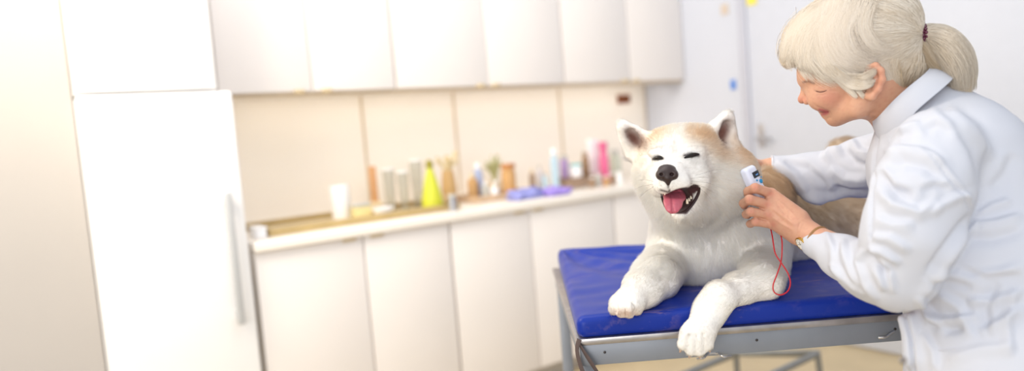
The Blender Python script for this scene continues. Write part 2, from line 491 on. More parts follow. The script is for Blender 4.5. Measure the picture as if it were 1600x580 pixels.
MB().box(-.055, .055, -.012, 0, -.028, .028, .004).build('socket_plate', mat('socket_brown', (150, 80, 30), .4, noise=.06), so)
MB().box(-.042, -.008, -.018, -.012, -.018, .018, .003).build('switch', mat('socket_dark', (96, 48, 20), .4, noise=.06), so)
MB().box(.008, .042, -.018, -.012, -.018, .018, .003).build('switch', _mats['socket_dark'], so)

# ------------------------------------------------------------------ things on the worktop
def item(name, x, w, label, cat, group=None, z=.9, rz=0):
    return empty(name, kw(kat(x, w), w, z), ANG + rz, label, cat, group)
def H(x, w, ytop, z0=.9):
    """height of a thing at column x whose top shows at row ytop"""
    q = kw(kat(x, w), w, z0); a, b = 0, .8
    for _ in range(30):
        m = (a + b) / 2
        if proj(q + [0, 0, m])[1] > ytop: a = m
        else: b = m
    return a
def W(n, x, w): return n * proj(kw(kat(x, w), w, .9))[2] / F
def bottle(name, x, w, ytop, wid, m, cap, label, cat='bottle', neck=.35, shoulder=.72, group=None, rz=0, base=1.0, z=.9):
    t = item(name, x, w, label, cat, group, z=z); h = H(x, w, ytop, z); r = W(wid, x, w) / 2
    MB().lathe([(0, 0), (r * .92 * base, 0), (r * base, .006), (r, h * shoulder * .5), (r, h * shoulder), (r * .8, h * (shoulder + .05)), (r * neck, h * (shoulder + .12)), (r * neck, h * .9), (0, h * .9)], seg=20).build('body', m, t)
    MB().lathe([(0, h * .86), (r * neck * 1.25, h * .86), (r * neck * 1.25, h * .99), (r * neck * 1.1, h), (0, h)], seg=16).build('cap', cap, t)
    return t
wh = mat('ceramic_white', (250, 250, 252), .25, noise=.02)
grn = mat('plastic_lime', (204, 208, 62), .45, noise=.05)
brn = mat('amber_brown', (196, 156, 106), .5, noise=.1)
dbr = mat('dark_brown', (160, 132, 108), .5, noise=.1)
lbl = mat('plastic_light_blue', (184, 208, 222), .35, noise=.04)
pnk = mat('plastic_pink', (224, 104, 148), .35, noise=.04)
gry = mat('plastic_grey', (196, 196, 190), .5, noise=.05)
bei = mat('beige_plastic', (228, 208, 170), .5, noise=.05)
glass = mat('clear_glass', (240, 240, 235), .05, trans=.9)
prp = mat('nitrile_violet', (158, 138, 222), .5, noise=.06)
blu = mat('cloth_periwinkle', (146, 150, 212), .7, noise=.08)
wood = mat('tray_wood', (204, 176, 146), .5, noise=.15, nscale=25)
# long draining tray
ua, ub = kat(418, .46), kat(713, .46)
def tray(name, u0, u1, w0, w1, h, m, label, inner):
    c = ((u0 + u1) / 2, (w0 + w1) / 2)
    t = kempty(name, c[0], c[1], .9, label, 'tray'); a, b = abs(u1 - u0) / 2, abs(w1 - w0) / 2
    MB().box(-a, a, -b, b, 0, .006, .002).build('base', inner, t)
    f = MB(); f.box(-a, a, -b, -b + .012, .0, h, .003); f.box(-a, a, b - .012, b, .0, h, .003)
    f.box(-a, -a + .012, -b + .012, b - .012, 0, h, .003); f.box(a - .012, a, -b + .012, b - .012, 0, h, .003)
    f.build('rim', m, t)
    return t
olive = mat('tray_olive', (186, 162, 112), .5, noise=.12, nscale=18)
tray('draining_tray', ub, ua, .10, .50, .03, olive, 'long shallow olive tray on the worktop, under the cup and glasses', mat('tray_inner', (214, 196, 160), .45, noise=.1, nscale=15))
u2, u3 = 1.60, 1.25
tray('serving_tray', u3, u2, .14, .38, .032, wood, 'brown wooden tray in the middle of the worktop', wood)
bl = kempty('storage_block', kat(404, .45), .45, .9, 'small white box on the worktop beside the refrigerator', 'box')
MB().box(-.02, .02, -.05, .05, 0, .035, .005).build('body', wh, bl); MB().box(-.022, .022, -.052, .052, .035, .045, .003).build('lid', wh, bl)
# cup
T = .907
t = item('cup', 535, .3, 'white ceramic cup standing on the olive tray', 'cup', z=T); r = W(31, 535, .3) / 2; h = H(535, .3, 290, T)
MB().lathe([(0, 0), (r * .8, 0), (r * .92, .01), (r, h), (r * .9, h), (r * .8, .015), (0, .012)], seg=28).build('body', wh, t)
MB().tube([(0, r * .93, h * .8), (0, r * 1.5, h * .75), (0, r * 1.55, h * .4), (0, r * .85, h * .25)], .006, 8, 5).build('handle', wh, t)
# sponge and bowl
t = item('sponge', 566, .38, 'yellowish sponge block on the olive tray beside the cup', 'sponge', z=T)
MB().box(-.04, .04, -.025, .025, 0, .055, .008).build('foam', mat('sponge_yellow', (236, 220, 160), .9, noise=.15, nscale=60, bump=.5, bscale=90), t)
MB().box(-.04, .04, -.025, .025, .055, .068, .004).build('scouring_pad', gry, t)
t = item('bowl', 600, .43, 'small white bowl at the front of the olive tray', 'bowl', z=T)
MB().lathe([(0, 0), (.025, 0), (.03, .005), (.05, .04), (.045, .04), (.026, .01), (0, .008)], seg=24).build('body', wh, t)
MB().lathe([(0.0445, .036), (.052, .038), (.052, .043), (.0445, .043), (.0445, .036)], seg=24).build('rim', wh, t)
# brush
t = item('brush', 588, .22, 'upright brown wooden brush handle behind the small white bowl', 'brush', z=T)
h = H(588, .22, 260, T)
MB().box(-.017, .017, -.009, .009, .05, h, .005).build('handle', mat('wood_orange', (212, 160, 112), .5, noise=.12, nscale=30), t)
MB().box(-.028, .028, -.022, .022, 0, .055, .006).build('bristles', bei, t)
# glasses on the tray
for x, w, yt, wd_, lab in ((612, .20, 264, 20, 'tall clear glass next to the brown brush handle'), (634, .30, 268, 18, 'clear glass between two tall glasses on the tray'), (655, .22, 250, 20, 'tallest clear glass vase just left of the lime bottle')):
    t = item('drinking_glass', x, w, lab, 'glass', 'clear glasses on the olive tray', z=T); r = W(wd_, x, w) / 2; h = H(x, w, yt, T)
    MB().lathe([(0, 0), (r * .7, 0), (r, h), (r * .93, h), (r * .64, .012), (0, .01)], seg=24).build('body', glass, t)
    MB().lathe([(r * .93, h - .006), (r * 1.03, h - .006), (r * 1.03, h + .002), (r * .93, h + .002), (r * .93, h - .006)], seg=24).build('rim', wh, t)
# lime conical flask bottle
t = item('spray_bottle', 677, .40, 'lime green conical bottle at the end of the olive tray', 'bottle', z=T); r = W(34, 677, .40) / 2; h = H(677, .40, 250, T)
MB().lathe([(0, 0), (r * .95, 0), (r, .01), (r * .95, h * .22), (r * .62, h * .55), (r * .28, h * .8), (r * .25, h * .86), (0, h * .86)], seg=28).build('body', grn, t)
MB().lathe([(0, h * .84), (r * .34, h * .84), (r * .34, h * .95), (r * .15, h), (0, h)], seg=16).build('cap', mat('cap_olive', (150, 140, 50), .5, noise=.05), t)
# brown jar with dried stems
t = item('plant_vase', 704, .24, 'brown vase with dried beige stems behind the lime bottle', 'vase'); r = W(24, 704, .24) / 2; h = H(704, .24, 266)
MB().lathe([(0, 0), (r * .7, 0), (r, h * .4), (r * .85, h * .8), (r * .7, h), (r * .6, h), (0, h * .3)], seg=24).build('body', mat('vase_brown', (200, 164, 112), .5, noise=.1), t)
sb = MB(); rs = np.random.RandomState(4)
for k in range(16):
    a = rs.uniform(0, 6.28); q = rs.uniform(.3, 1.0)
    sb.tube([(0, 0, h * .5), (math.cos(a) * r * .4, math.sin(a) * r * .4, h), (math.cos(a) * r * 1.7 * q, math.sin(a) * r * 1.7 * q, h * 1.25 + rs.uniform(0, .05))], [.002, .003, .007], 6, 3)
sb.build('dried_stems', mat('stems_beige', (226, 210, 172), .8, noise=.1), t)
bottle('jar', 708, .555, 304, 14, chrome, gry, 'small metal jar beside the lime bottle', 'jar', neck=.8)
# in the middle
bottle('bottle', 741, .26, 272, 17, brn, bei, 'amber brown bottle at the near end of the wooden tray', z=.907)
bottle('bottle', 750, .24, 255, 15, mat('bottle_steel_blue', (166, 176, 206), .25, noise=.05), wh, 'steel blue bottle with a white round cap', z=.907, neck=.5)
bottle('bottle', 760, .31, 284, 12, gry, wh, 'low grey bottle in front of the steel blue bottle', z=.907)
t = item('potted_plant', 775, .09, 'small green plant in a beige pot against the splash wall', 'plant', z=.907); r = .035; h = .07
MB().lathe([(0, 0), (r * .8, 0), (r, h), (r * .9, h), (0, h * .9)], seg=20).build('pot', bei, t)
sb = MB()
for k in range(14):
    a = k * 2.4; q = .3 + (k % 5) / 5
    sb.tube([(0, 0, h * .8), (math.cos(a) * .02 * q, math.sin(a) * .02 * q, h + .06), (math.cos(a) * .055 * q, math.sin(a) * .055 * q, h + .08 + .03 * (k % 3))], [.002, .010, .003], 6, 3, flat=.3)
sb.build('leaves', mat('leaf_green', (178, 178, 128), .6, noise=.1), t)
bottle('jar', 797, .26, 256, 22, mat('jar_orange', (212, 168, 112), .4, noise=.08), mat('lid_orange', (196, 134, 76), .4, noise=.05), 'wide orange brown jar on the wooden tray', 'jar', neck=.85, shoulder=.75, z=.907)
t = item('tap_bottle', 774, .34, 'short white pump bottle at the front of the wooden tray', 'bottle', z=.907)
MB().lathe([(0, 0), (.02, 0), (.022, .05), (.012, .06), (0, .06)], seg=20).build('body', wh, t)
MB().tube([(0, 0, .055), (0, 0, .085), (0, -.035, .085)], .006, 8).build('pump', wh, t)
# crumpled cloth and gloves
def crumple(name, x, w, a, b, h, m, label, cat, seed):
    s = Sdf(); rs = np.random.RandomState(seed); c = kw(kat(x, w), w, .9)
    for k in range(16):
        p1 = c + KD * rs.uniform(-a, a) + KN * rs.uniform(-b, b) + [0, 0, h * rs.uniform(.25, .6)]
        p2 = p1 + KD * rs.uniform(-.05, .05) + KN * rs.uniform(-.03, .03) + [0, 0, rs.uniform(-.01, h * .3)]
        s.cap(p1, p2, h * .32, h * .18, .012)
    s.box(c + [0, 0, h * .2], (a, b, h * .2), h * .12, np.array([KD, KN, [0, 0, 1]]), .01)
    v, q = s.mesh(.005); v[:, 2] = np.maximum(v[:, 2], .9005)
    v = relax(v, q, 2)
    return tag(qmesh(name, v, q, m), label, cat)
crumple('folded_cloth', 820, .47, .085, .045, .06, blu, 'crumpled periwinkle cloth lying on the worktop beside the jar', 'cloth', 3)
crumple('glove', 868, .50, .065, .045, .05, prp, 'crumpled violet rubber gloves at the worktop edge', 'gloves', 5)
bottle('bottle', 869, .30, 232, 13, lbl, wh, 'tall pale blue bottle behind the violet gloves', neck=.5)
bottle('bottle', 833, .18, 264, 9, dbr, bei, 'little dark brown bottle behind the periwinkle cloth')
bottle('bottle', 845, .14, 258, 10, mat('bottle_smoke', (205, 200, 205), .4, noise=.05), gry, 'little smoke grey bottle against the splash wall')
bottle('bottle', 853, .24, 270, 9, lbl, gry, 'short pale blue bottle beside the tall pale blue one')
t = item('basket', 905, .26, 'low brown basket holding small bottles', 'basket')
MB().box(-.12, .12, -.07, .07, 0, .05, .01).build('body', mat('wicker', (176, 150, 130), .8, noise=.35, nscale=70, bump=.6, bscale=80), t)
MB().tube([(-.12, -.07, .052), (.12, -.07, .052), (.12, .07, .052), (-.12, .07, .052)], .006, 8, 0, True).build('rim', dbr, t)
Zb = .952
bottle('bottle', 884, .24, 243, 13, mat('bottle_purple', (176, 148, 196), .4, noise=.05), gry, 'small purple bottle in the brown basket', z=Zb, neck=.7)
bottle('jar', 902, .27, 256, 19, wh, mat('lid_teal', (120, 200, 205), .4, noise=.04), 'white tub with a teal lid in the brown basket', 'jar', neck=.8, shoulder=.6, z=Zb)
bottle('bottle', 917, .22, 238, 11, mat('bottle_dark_amber', (146, 114, 84), .35, noise=.08), dbr, 'dark amber bottle in the brown basket', z=Zb, neck=.6)
t = item('carton', 930, .17, 'tall white carton standing beside the pink bottle', 'carton'); h = H(930, .17, 218); r = W(16, 930, .17) / 2
MB().box(-r, r, -.02, .02, 0, h, .002).build('body', mat('carton_white', (240, 234, 240), .6, noise=.03), t)
MB().box(-r - .001, r + .001, -.021, .021, h - .02, h + .001, .001).build('lid', wh, t)
t = bottle('bottle', 946, .24, 222, 15, pnk, pnk, 'pink bottle with a pink cap beside the white carton', neck=.75, shoulder=.6)
bottle('bottle', 963, .18, 234, 17, mat('bottle_sage', (200, 206, 188), .5, noise=.06), gry, 'sage green bottle at the far end of the worktop', neck=.6)
for k, (x, w, yt, m, lab) in enumerate(((926, .42, 276, dbr, 'first dark vial in front of the white carton'), (936, .40, 272, gry, 'grey vial in front of the pink bottle'), (948, .44, 275, brn, 'amber vial in front of the pink bottle'), (958, .40, 270, dbr, 'dark vial in front of the sage bottle'), (968, .42, 268, wh, 'white vial closest to the dog on the worktop'))):
    bottle('vial', x, w, yt, 9, m, wh, lab, 'vial', neck=.6, group='small vials at the worktop edge')

# ------------------------------------------------------------------ examination table
TZ = .86
TX0, TX1, TY0, TY1 = .106, 1.27, 1.345, 2.06
tb = empty('examination_table', ((TX0 + TX1) / 2, (TY0 + TY1) / 2, 0), 0, 'grey steel examination table carrying the blue padded cushion and the dog', 'table')
ox, oy = (TX0 + TX1) / 2, (TY0 + TY1) / 2
def tbx(mb, x0, x1, y0, y1, z0, z1, bev=.002): return mb.box(x0 - ox, x1 - ox, y0 - oy, y1 - oy, z0, z1, bev)
paint = mat('table_grey_paint', (136, 141, 150), .42, .3, noise=.08, nscale=14)
rimm = mat('table_steel_rim', (176, 172, 172), .28, .9, noise=.2, nscale=30)
m = MB()
tbx(m, TX0, TX1, TY0, TY0 + .02, .765, .8075); tbx(m, TX0, TX1, TY1 - .02, TY1, .765, .8075)
tbx(m, TX0, TX0 + .02, TY0 + .02, TY1 - .02, .765, .8075); tbx(m, TX1 - .02, TX1, TY0 + .02, TY1 - .02, .765, .8075)
m.build('apron', paint, tb)
m = MB(); tbx(m, TX0 - .006, TX1 + .006, TY0 - .006, TY1 + .006, .8075, .821, .002); m.build('top_rim', rimm, tb)
for x in (TX0 + .001, TX1 - .031):
    for y in (TY0 + .02, TY1 - .05):
        m = MB(); tbx(m, x, x + .03, y, y + .03, .006, .8075, .003)
        lg = m.build('leg', paint, tb)
        m = MB(); tbx(m, x - .002, x + .032, y - .002, y + .032, 0, .03, .004); m.build('foot_cap', mat('rubber_black', (40, 40, 42), .7, noise=.05), lg)
for x in (945, 1182, 1398):
    q = onz(x, {945: 553, 1182: 527, 1398: 504}[x], .78)
    X = q[0] * (TY0 / q[1])
    m = MB(); m.lathe([(0, 0), (.0026, 0), (.0026, .0012), (.0014, .002), (0, .002)], seg=12)
    m.build('rivet', mat('rivet_dark', (70, 66, 66), .4, .8, noise=.05), tb, M=Matrix.Translation((X - ox, TY0 - oy, .790)) @ Matrix.Rotation(math.radians(90), 4, 'X'))
def hookpts(x, y, d):
    q = P(x, y, d); return (q[0] - ox, q[1] - oy, q[2])
dT = proj((.4, TY0, .775))[2]
MB().tube([hookpts(1089, 561, dT - .006), hookpts(1099, 560, dT - .014), hookpts(1107, 553.5, dT), hookpts(1121, 552.5, dT), hookpts(1130, 557.5, dT - .014), hookpts(1142, 556.5, dT - .006)], .0022, 8, 5).build('hook', chrome, tb)
MB().tube([hookpts(1373, 528, dT - .010), hookpts(1383, 527, dT - .016), hookpts(1390, 522, dT - .006), hookpts(1396, 518, dT)], .0026, 8, 5).build('hook', chrome, tb)
m = MB(); tbx(m, TX0 + .01, TX1 - .01, TY1 - .045, TY1 - .02, .22, .25)
m.build('crossbar', paint, tb)
# dark tie strap at the near left corner
cx, cy = TX0 - .004, TY0 - .009
st = MB().tube([(cx + .004, cy, .822), (cx - .002, cy, .80), (cx + .004, cy - .002, .765), (cx + .012, cy - .003, .745), (cx + .016, cy, .735)], [.006, .005, .006, .006, .003], 8, 4, flat=.35)
st.tube([(cx + .002, cy, .815), (cx + .018, cy - .003, .785), (cx + .036, cy - .003, .752), (cx + .044, cy + .003, .74)], [.003, .006, .005, .003], 8, 4, flat=.35)
tag(st.build('tie_strap', mat('strap_dark', (88, 74, 72), .8, noise=.15, nscale=60)), 'dark fabric tie strap knotted at the corner of the blue cushion', 'strap')

# cushion
s = Sdf()
cc = ((TX0 + TX1) / 2, (TY0 + TY1) / 2 + .02, .8405)
s.box(cc, ((TX1 - TX0) / 2 + .002, (TY1 - TY0) / 2 + .022, .0225), .016, np.eye(3), .01)
v, q = s.mesh(.004)
top = np.clip((v[:, 2] - .83) / .03, 0, 1)
ex = np.minimum(v[:, 0] - TX0, TX1 - v[:, 0]); ey = np.minimum(v[:, 1] - TY0, TY1 + .04 - v[:, 1])
v[:, 2] += top * (.004 * np.clip(np.minimum(ex, ey) / .08, 0, 1))
fan = np.arctan2(v[:, 1] - (TY1 + .03), v[:, 0] - TX0); rad = np.hypot(v[:, 1] - TY1, v[:, 0] - TX0)
v[:, 2] += top * .0075 * np.sin(fan * 17 + 1.5 * np.sin(rad * 9)) * np.clip(1 - rad / .75, 0, 1) * np.clip(rad / .1, 0, 1)
v[:, 2] += top * .012 * np.exp(-(rad / .07) ** 2)
v[:, 2] += top * .0040 * wob(v * [1, 3.2, 1], 5, 3)
v[:, 1] += np.where(ey < .03, .003 * wob(v * [1, .1, .1], 9, 5), 0)
v[:, 0] += .016 * np.clip((v[:, 1] - 1.4) / .7, 0, 1) * np.clip(1 - (v[:, 0] - TX0) / .4, 0, 1)
v[:, 2] = np.maximum(v[:, 2], .8212)
v = relax(v, q, 1)
cush = bpy.data.materials.new('cushion_blue_vinyl'); cush.use_nodes = True
nt = cush.node_tree; b = nt.nodes['Principled BSDF']; b.inputs['Roughness'].default_value = .38; b.inputs['Specular IOR Level'].default_value = .3
tc = nt.nodes.new('ShaderNodeTexCoord'); mp = nt.nodes.new('ShaderNodeMapping'); mp.inputs['Scale'].default_value = (6, 30, 6); mp.inputs['Rotation'].default_value = (0, 0, .25)
n1 = nt.nodes.new('ShaderNodeTexNoise'); n1.inputs['Scale'].default_value = 3; n1.inputs['Detail'].default_value = 8; n1.inputs['Roughness'].default_value = .7
nt.links.new(tc.outputs['Object'], mp.inputs[0]); nt.links.new(mp.outputs[0], n1.inputs['Vector'])
mr = nt.nodes.new('ShaderNodeMapRange'); mr.inputs[1].default_value = .54; mr.inputs[2].default_value = .68; nt.links.new(n1.outputs['Fac'], mr.inputs[0])
n3 = nt.nodes.new('ShaderNodeTexNoise'); n3.inputs['Scale'].default_value = 5; nt.links.new(tc.outputs['Object'], n3.inputs['Vector'])
mr3 = nt.nodes.new('ShaderNodeMapRange'); mr3.inputs[1].default_value = .45; mr3.inputs[2].default_value = .6; mr3.inputs[4].default_value = .9; nt.links.new(n3.outputs['Fac'], mr3.inputs[0])
mu = nt.nodes.new('ShaderNodeMath'); mu.operation = 'MULTIPLY'; nt.links.new(mr.outputs[0], mu.inputs[0]); nt.links.new(mr3.outputs[0], mu.inputs[1])
mx = nt.nodes.new('ShaderNodeMix'); mx.data_type = 'RGBA'; mx.inputs[6].default_value = srgb(8, 44, 146); mx.inputs[7].default_value = srgb(128, 108, 140)
nt.links.new(mu.outputs[0], mx.inputs[0]); nt.links.new(mx.outputs[2], b.inputs['Base Color'])
n2 = nt.nodes.new('ShaderNodeTexNoise'); n2.inputs['Scale'].default_value = 350; nt.links.new(tc.outputs['Object'], n2.inputs['Vector'])
bp = nt.nodes.new('ShaderNodeBump'); bp.inputs['Strength'].default_value = .15; bp.inputs['Distance'].default_value = .001
nt.links.new(n2.outputs['Fac'], bp.inputs['Height']); nt.links.new(bp.outputs[0], b.inputs['Normal'])
tag(qmesh('table_cushion', v, q, cush), 'scuffed blue vinyl cushion covering the top of the steel table', 'cushion')

# tubular footstool under the table
q1, q2, q3 = onz(1150, 552, .24), onz(1277, 553, .24), onz(1097, 574, .24); q3 = q1 + (q3 - q1) * 2.0; q4 = q3 + q2 - q1
fs = empty('footstool', ((q2[0] + q3[0]) / 2, (q2[1] + q3[1]) / 2, 0), 0, 'tubular grey metal frame stool on the floor beneath the table', 'stool')
f0 = np.array([fs.location.x, fs.location.y, 0])
MB().tube([q - f0 for q in (q3, q1, q2, q4)], .015, 12, 0, True).build('seat_frame', mat('tube_grey', (150, 152, 152), .35, .6, noise=.08), fs)
for q in (q1, q2, q3, q4):
    p_ = q - f0; MB().tube([p_, (p_[0] * 1.06, p_[1] * 1.06, .015)], .013, 10).build('leg', _mats['tube_grey'], fs)

sl = bpy.data.lights.new('splash_fill', 'AREA'); sl.shape = 'RECTANGLE'; sl.size = 2.6; sl.size_y = .05; sl.energy = 1.8; sl.color = (1, .93, .82)  # unseen strip lamp added to lift the splash wall
so_ = bpy.data.objects.new('splash_fill', sl); link(so_); so_.location = kw(1.37, .20, 1.45); so_.rotation_euler = (math.radians(25), 0, ANG)
# ------------------------------------------------------------------ dog
def onzr(x, y, r): return onz(x, y, TZ + .002 + r)
dog = empty('dog', onz(1110, 440, TZ + .002), 0, 'cream and tan thick-coated dog lying on the blue cushion, mouth open', 'dog')
DL = dog.location
dmI = np.array([DL.x, DL.y, DL.z])
s = Sdf()
# trunk
s.ell(P(1112, 385, 1.625), (.130, .110, .108), CB, .03)
s.ell(P(1110, 412, 1.625), (.120, .060, .090), CB, .03)
s.cap(P(1070, 300, 1.54), P(1092, 365, 1.60), .078, .098, .05)
s.cap(P(1112, 300, 1.56), P(1138, 365, 1.62), .074, .100, .05)
s.ell(P(1193, 309, 1.595), (.062, .070, .060), CB, .035)
s.cap(P(1165, 345, 1.74), P(1300, 375, 1.90), .115, .115, .05)
s.ell(P(1335, 382, 1.86), (.115, .115, .10), CB, .04)
s.cap(P(1186, 370, 1.66), P(1194, 422, 1.57), .066, .046, .04)
tl = [P(1395, 350, 2.0), P(1385, 290, 2.02), P(1350, 250, 2.0), P(1320, 245, 1.98), P(1305, 262, 1.97)]
s.chain([(tl[0], .04), (tl[1], .045), (tl[2], .050), (tl[3], .045), (tl[4], .025)], .03)
# skull, cheeks, muzzle
HD = 1.45
s.ell(P(1064, 246, HD + .01), (.076, .058, .08), CB, .03)
s.ell(P(1124, 262, HD + .06), (.052, .060, .06), CB, .04)
s.ell(P(1010, 262, HD + .05), (.022, .045, .05), CB, .04)
s.ell(P(1149, 284, HD + .035), (.040, .060, .058), CB, .04)
s.cap(P(1030, 224, HD + .01), P(1096, 218, HD + .01), .024, .026, .03)
s.ell(P(1040, 276, HD + .03), (.046, .060, .06), CB, .04)
s.ell(P(1104, 276, HD + .03), (.056, .064, .065), CB, .04)
s.ell(P(1075, 315, HD + .05), (.070, .060, .06), CB, .05)
s.ell(P(1058, 262, HD - .055), (.040, .036, .05), CB, .03)
s.cap(P(1056, 268, 1.385), P(1045, 279, 1.318), .041, .0255, .02)
s.ell(P(1036, 288, 1.322), (.019, .017, .022), CB, .012)
s.ell(P(1061, 285, 1.322), (.021, .018, .024), CB, .012)
s.ell(P(1086, 284, 1.385), (.024, .028, .045), CB, .035)
s.ell(P(1030, 286, 1.385), (.020, .026, .04), CB, .03)
s.cap(P(1080, 322, 1.43), P(1061, 332, 1.337), .034, .0150, .035)
# brow
s.ell(P(1029, 239, 1.378), (.020, .010, .014), CB, .022)
s.ell(P(1081, 235, 1.378), (.022, .010, .014), CB, .022)
# mouth hollow
mc = P(1066, 307, 1.325); ma = P(1085, 302, 1.375) - P(1050, 310, 1.30)
MBs = basis(RT * .98 - UP * -.10, -UP)
s.ell(P(1062.5, 312.5, 1.333), (.0315, .0240, .060), MBs, .005, sub=True)
s.cap(P(1084, 297, 1.345), P(1073, 324, 1.33), .009, .008, .008, sub=True)
# ears
ED = 1.475
eR = (P(1136, 185, ED - .01), P(1101, 213, ED - .02), P(1145, 230, ED + .025))
eL = (P(974, 198, ED + .0), P(1014, 217, ED - .02), P(988, 240, ED + .03))
for e, rt in ((eR, .0125), (eL, .0105)):
    c = (e[0] + e[1] + e[2]) / 3
    s.tri(*e, .008, .018)
    s.chain([(e[1], .010), (e[1] * .45 + e[0] * .55, .0115), (e[0], rt), (e[2] * .45 + e[0] * .55, .0115), (e[2], .010)], .010)
    s.tri(e[0] * .8 + c * .2 + FWD * .014, e[1] + FWD * .025, e[2] + FWD * .02, .012, .02)
    s.ell(c - FWD * .012 + (e[0] - c) * .15, (.023, .013, .0145), basis(e[0] - c, FWD), .008, sub=True)
# far foreleg (left in the picture), resting on the cushion
s.chain([(P(1050, 398, 1.60), .050), (onz(1026, 434, TZ + .048), .042), (onz(1005, 452, TZ + .038), .034), (onz(990, 464, TZ + .032), .029)], .025)
pa = onz(980, 474, TZ + .026)
s.ell(pa, (.0345, .034, .0235), np.eye(3), .014)
toeL = []
for i, (x, y) in enumerate(((960, 482), (971, 486), (983, 486.5), (995, 482))):
    a = onz(x * .7 + 979 * .3, y - 6, TZ + .029); b_ = onz(x, y + 1.5, TZ + .0145)
    s.cap(a, b_, .0115, .0118, .003); toeL.append((a, b_))
# near foreleg: forearm along the cushion, paw hanging over the edge
s.chain([(P(1186, 392, 1.59), .046), (onz(1192, 440, TZ + .036), .035), (onz(1156, 452, TZ + .030), .0275), (onz(1124, 465, TZ + .027), .0265), (P(1109, 486, 1.348), .0275), (P(1097, 512, 1.322), .0285)], .022)
s.ell(P(1088, 527, 1.315), (.033, .034, .020), CB, .010)
toeR = []
for i, (x, y) in enumerate(((1067, 538), (1079, 546.5), (1093, 547), (1106, 538))):
    a = P(x * .7 + 1090 * .3, y - 18, 1.306); b_ = P(x, y, 1.312)
    s.cap(a, b_, .0108, .0112, .003); toeR.append((a, b_))
dog_sdf = s
dv, dq = s.mesh(.0032)
dv[:, 2] = np.where((dv[:, 1] > TY0 - .01), np.maximum(dv[:, 2], TZ + .003), dv[:, 2])
dv = relax(dv, dq, 1)
# eye lids and mouth corners
dv = strokes(dv, dq, [([(1020, 249), (1028, 245), (1036, 248)], 2.5, -.003, 1.2, 1.45, 'g'), ([(1069, 243), (1080, 240), (1092, 243)], 2.6, -.003, 1.2, 1.45, 'g'),
    ([(965, 470), (963, 488)], 1.6, -.0035, 1.2, 1.5, 'o'), ([(976, 472), (976, 492)], 1.7, -.0035, 1.2, 1.5, 'o'), ([(989, 472), (991, 492)], 1.7, -.0035, 1.2, 1.5, 'o'),
    ([(1076, 524), (1072, 549)], 1.8, -.0035, 1.2, 1.5, 'o'), ([(1088, 524), (1086, 554)], 1.8, -.0035, 1.2, 1.5, 'o'), ([(1099, 522), (1101, 549)], 1.8, -.0035, 1.2, 1.5, 'o'),
    ([(1043, 286), (1046, 298)], 1.6, -.002, 1.2, 1.4, 'o'), ([(1058, 215), (1058, 240)], 5, -.003, 1.2, 1.5, 'g')])
dn = vnormals(dv, dq)

cream = np.array(srgb(255, 252, 247)[:3]); tan = np.array(srgb(240, 210, 172)[:3]); white = np.array(srgb(255, 252, 248)[:3])
def blend(p):
    c = np.tile(cream, (len(p), 1)); u, w, d = proj(p)
    def put(cc, wt):
        nonlocal c
        wt = np.clip(wt, 0, 1)[:, None]; c = c * (1 - wt) + np.asarray(cc) * wt
    def blob(x, y, rx, ry, cc, a=1., ang=0, d0=0, d1=9, soft=1.):
        ca, sa = math.cos(math.radians(ang)), math.sin(math.radians(ang))
        X = (u - x) * ca + (w - y) * sa; Y = -(u - x) * sa + (w - y) * ca
        put(cc, a * np.exp(-((X / rx) ** 2 + (Y / ry) ** 2) ** soft) * ((d > d0) & (d < d1)))
    wn = wob(p, 14, 9)
    # tan saddle on the back and flanks; flank colour darkened for shade under the arm
    back = np.clip((u - 1168) / 18 + wn * .6, 0, 1) * np.clip((345 - w + 14 * wn) / 40, 0, 1) * (d > 1.45)
    put(tan * .88, back * .9)
    put(tan * .62, np.clip((u - 1228) / 20, 0, 1) * (d > 1.5) * np.clip((400 - w) / 50, 0, 1) * .9)
    put(np.array(srgb(200, 180, 160)[:3]), np.clip((u - 1285) / 25, 0, 1) * (d > 1.5) * .7)
    blob(1160, 240, 14, 30, tan, .75, -25, 1.4, 1.75)
    blob(1098, 212, 34, 13, tan, .85, 14, 1.3, 1.6); blob(1122, 238, 26, 13, tan, .6, 35, 1.3, 1.6)
    blob(1024, 212, 20, 13, tan, .7, -30, 1.3, 1.6); blob(1003, 232, 13, 20, tan, .45, 10, 1.3, 1.6)
    blob(977, 491, 26, 9, np.array(srgb(226, 186, 164)[:3]), .6, 0, 1.2, 1.5); blob(1062, 205, 7, 20, white, .7, 0, 1.2, 1.6)
    blob(1080, 262, 50, 30, white, .6, 0, 1.2, 1.45)
    return c, u, w, d, blob
def ears_dark(p, c, k=1.):
    for e, cen, rr in ((eR, P(1130, 207, ED - .01), .024), (eL, P(990, 216, ED - .0), .022)):
        ax = basis(e[0] - cen, FWD); q = (p - cen) @ ax.T
        wt = np.exp(-((q[:, 0] / .030) ** 2 + (q[:, 2] / .0150) ** 2) ** 1.5) * np.clip((.034 - q[:, 1]) / .01, 0, 1) * k
        c = c * (1 - wt[:, None]) + np.array(srgb(112, 60, 46)[:3]) * wt[:, None]
    return c
c, u, w, d, blob = blend(dv)
c = ears_dark(dv, c, .95)
lipc = np.array(srgb(58, 34, 34)[:3])
inm = Sdf().ell(P(1062.5, 312.5, 1.333), (.0330, .0255, .062), MBs).cap(P(1084, 297, 1.345), P(1073, 324, 1.33), .0105, .0095, .008).ev(dv)
m_ = np.clip(1 - (inm - .0002) / .0022, 0, 1)[:, None]
c = c * (1 - m_) + np.array(srgb(66, 30, 32)[:3]) * m_
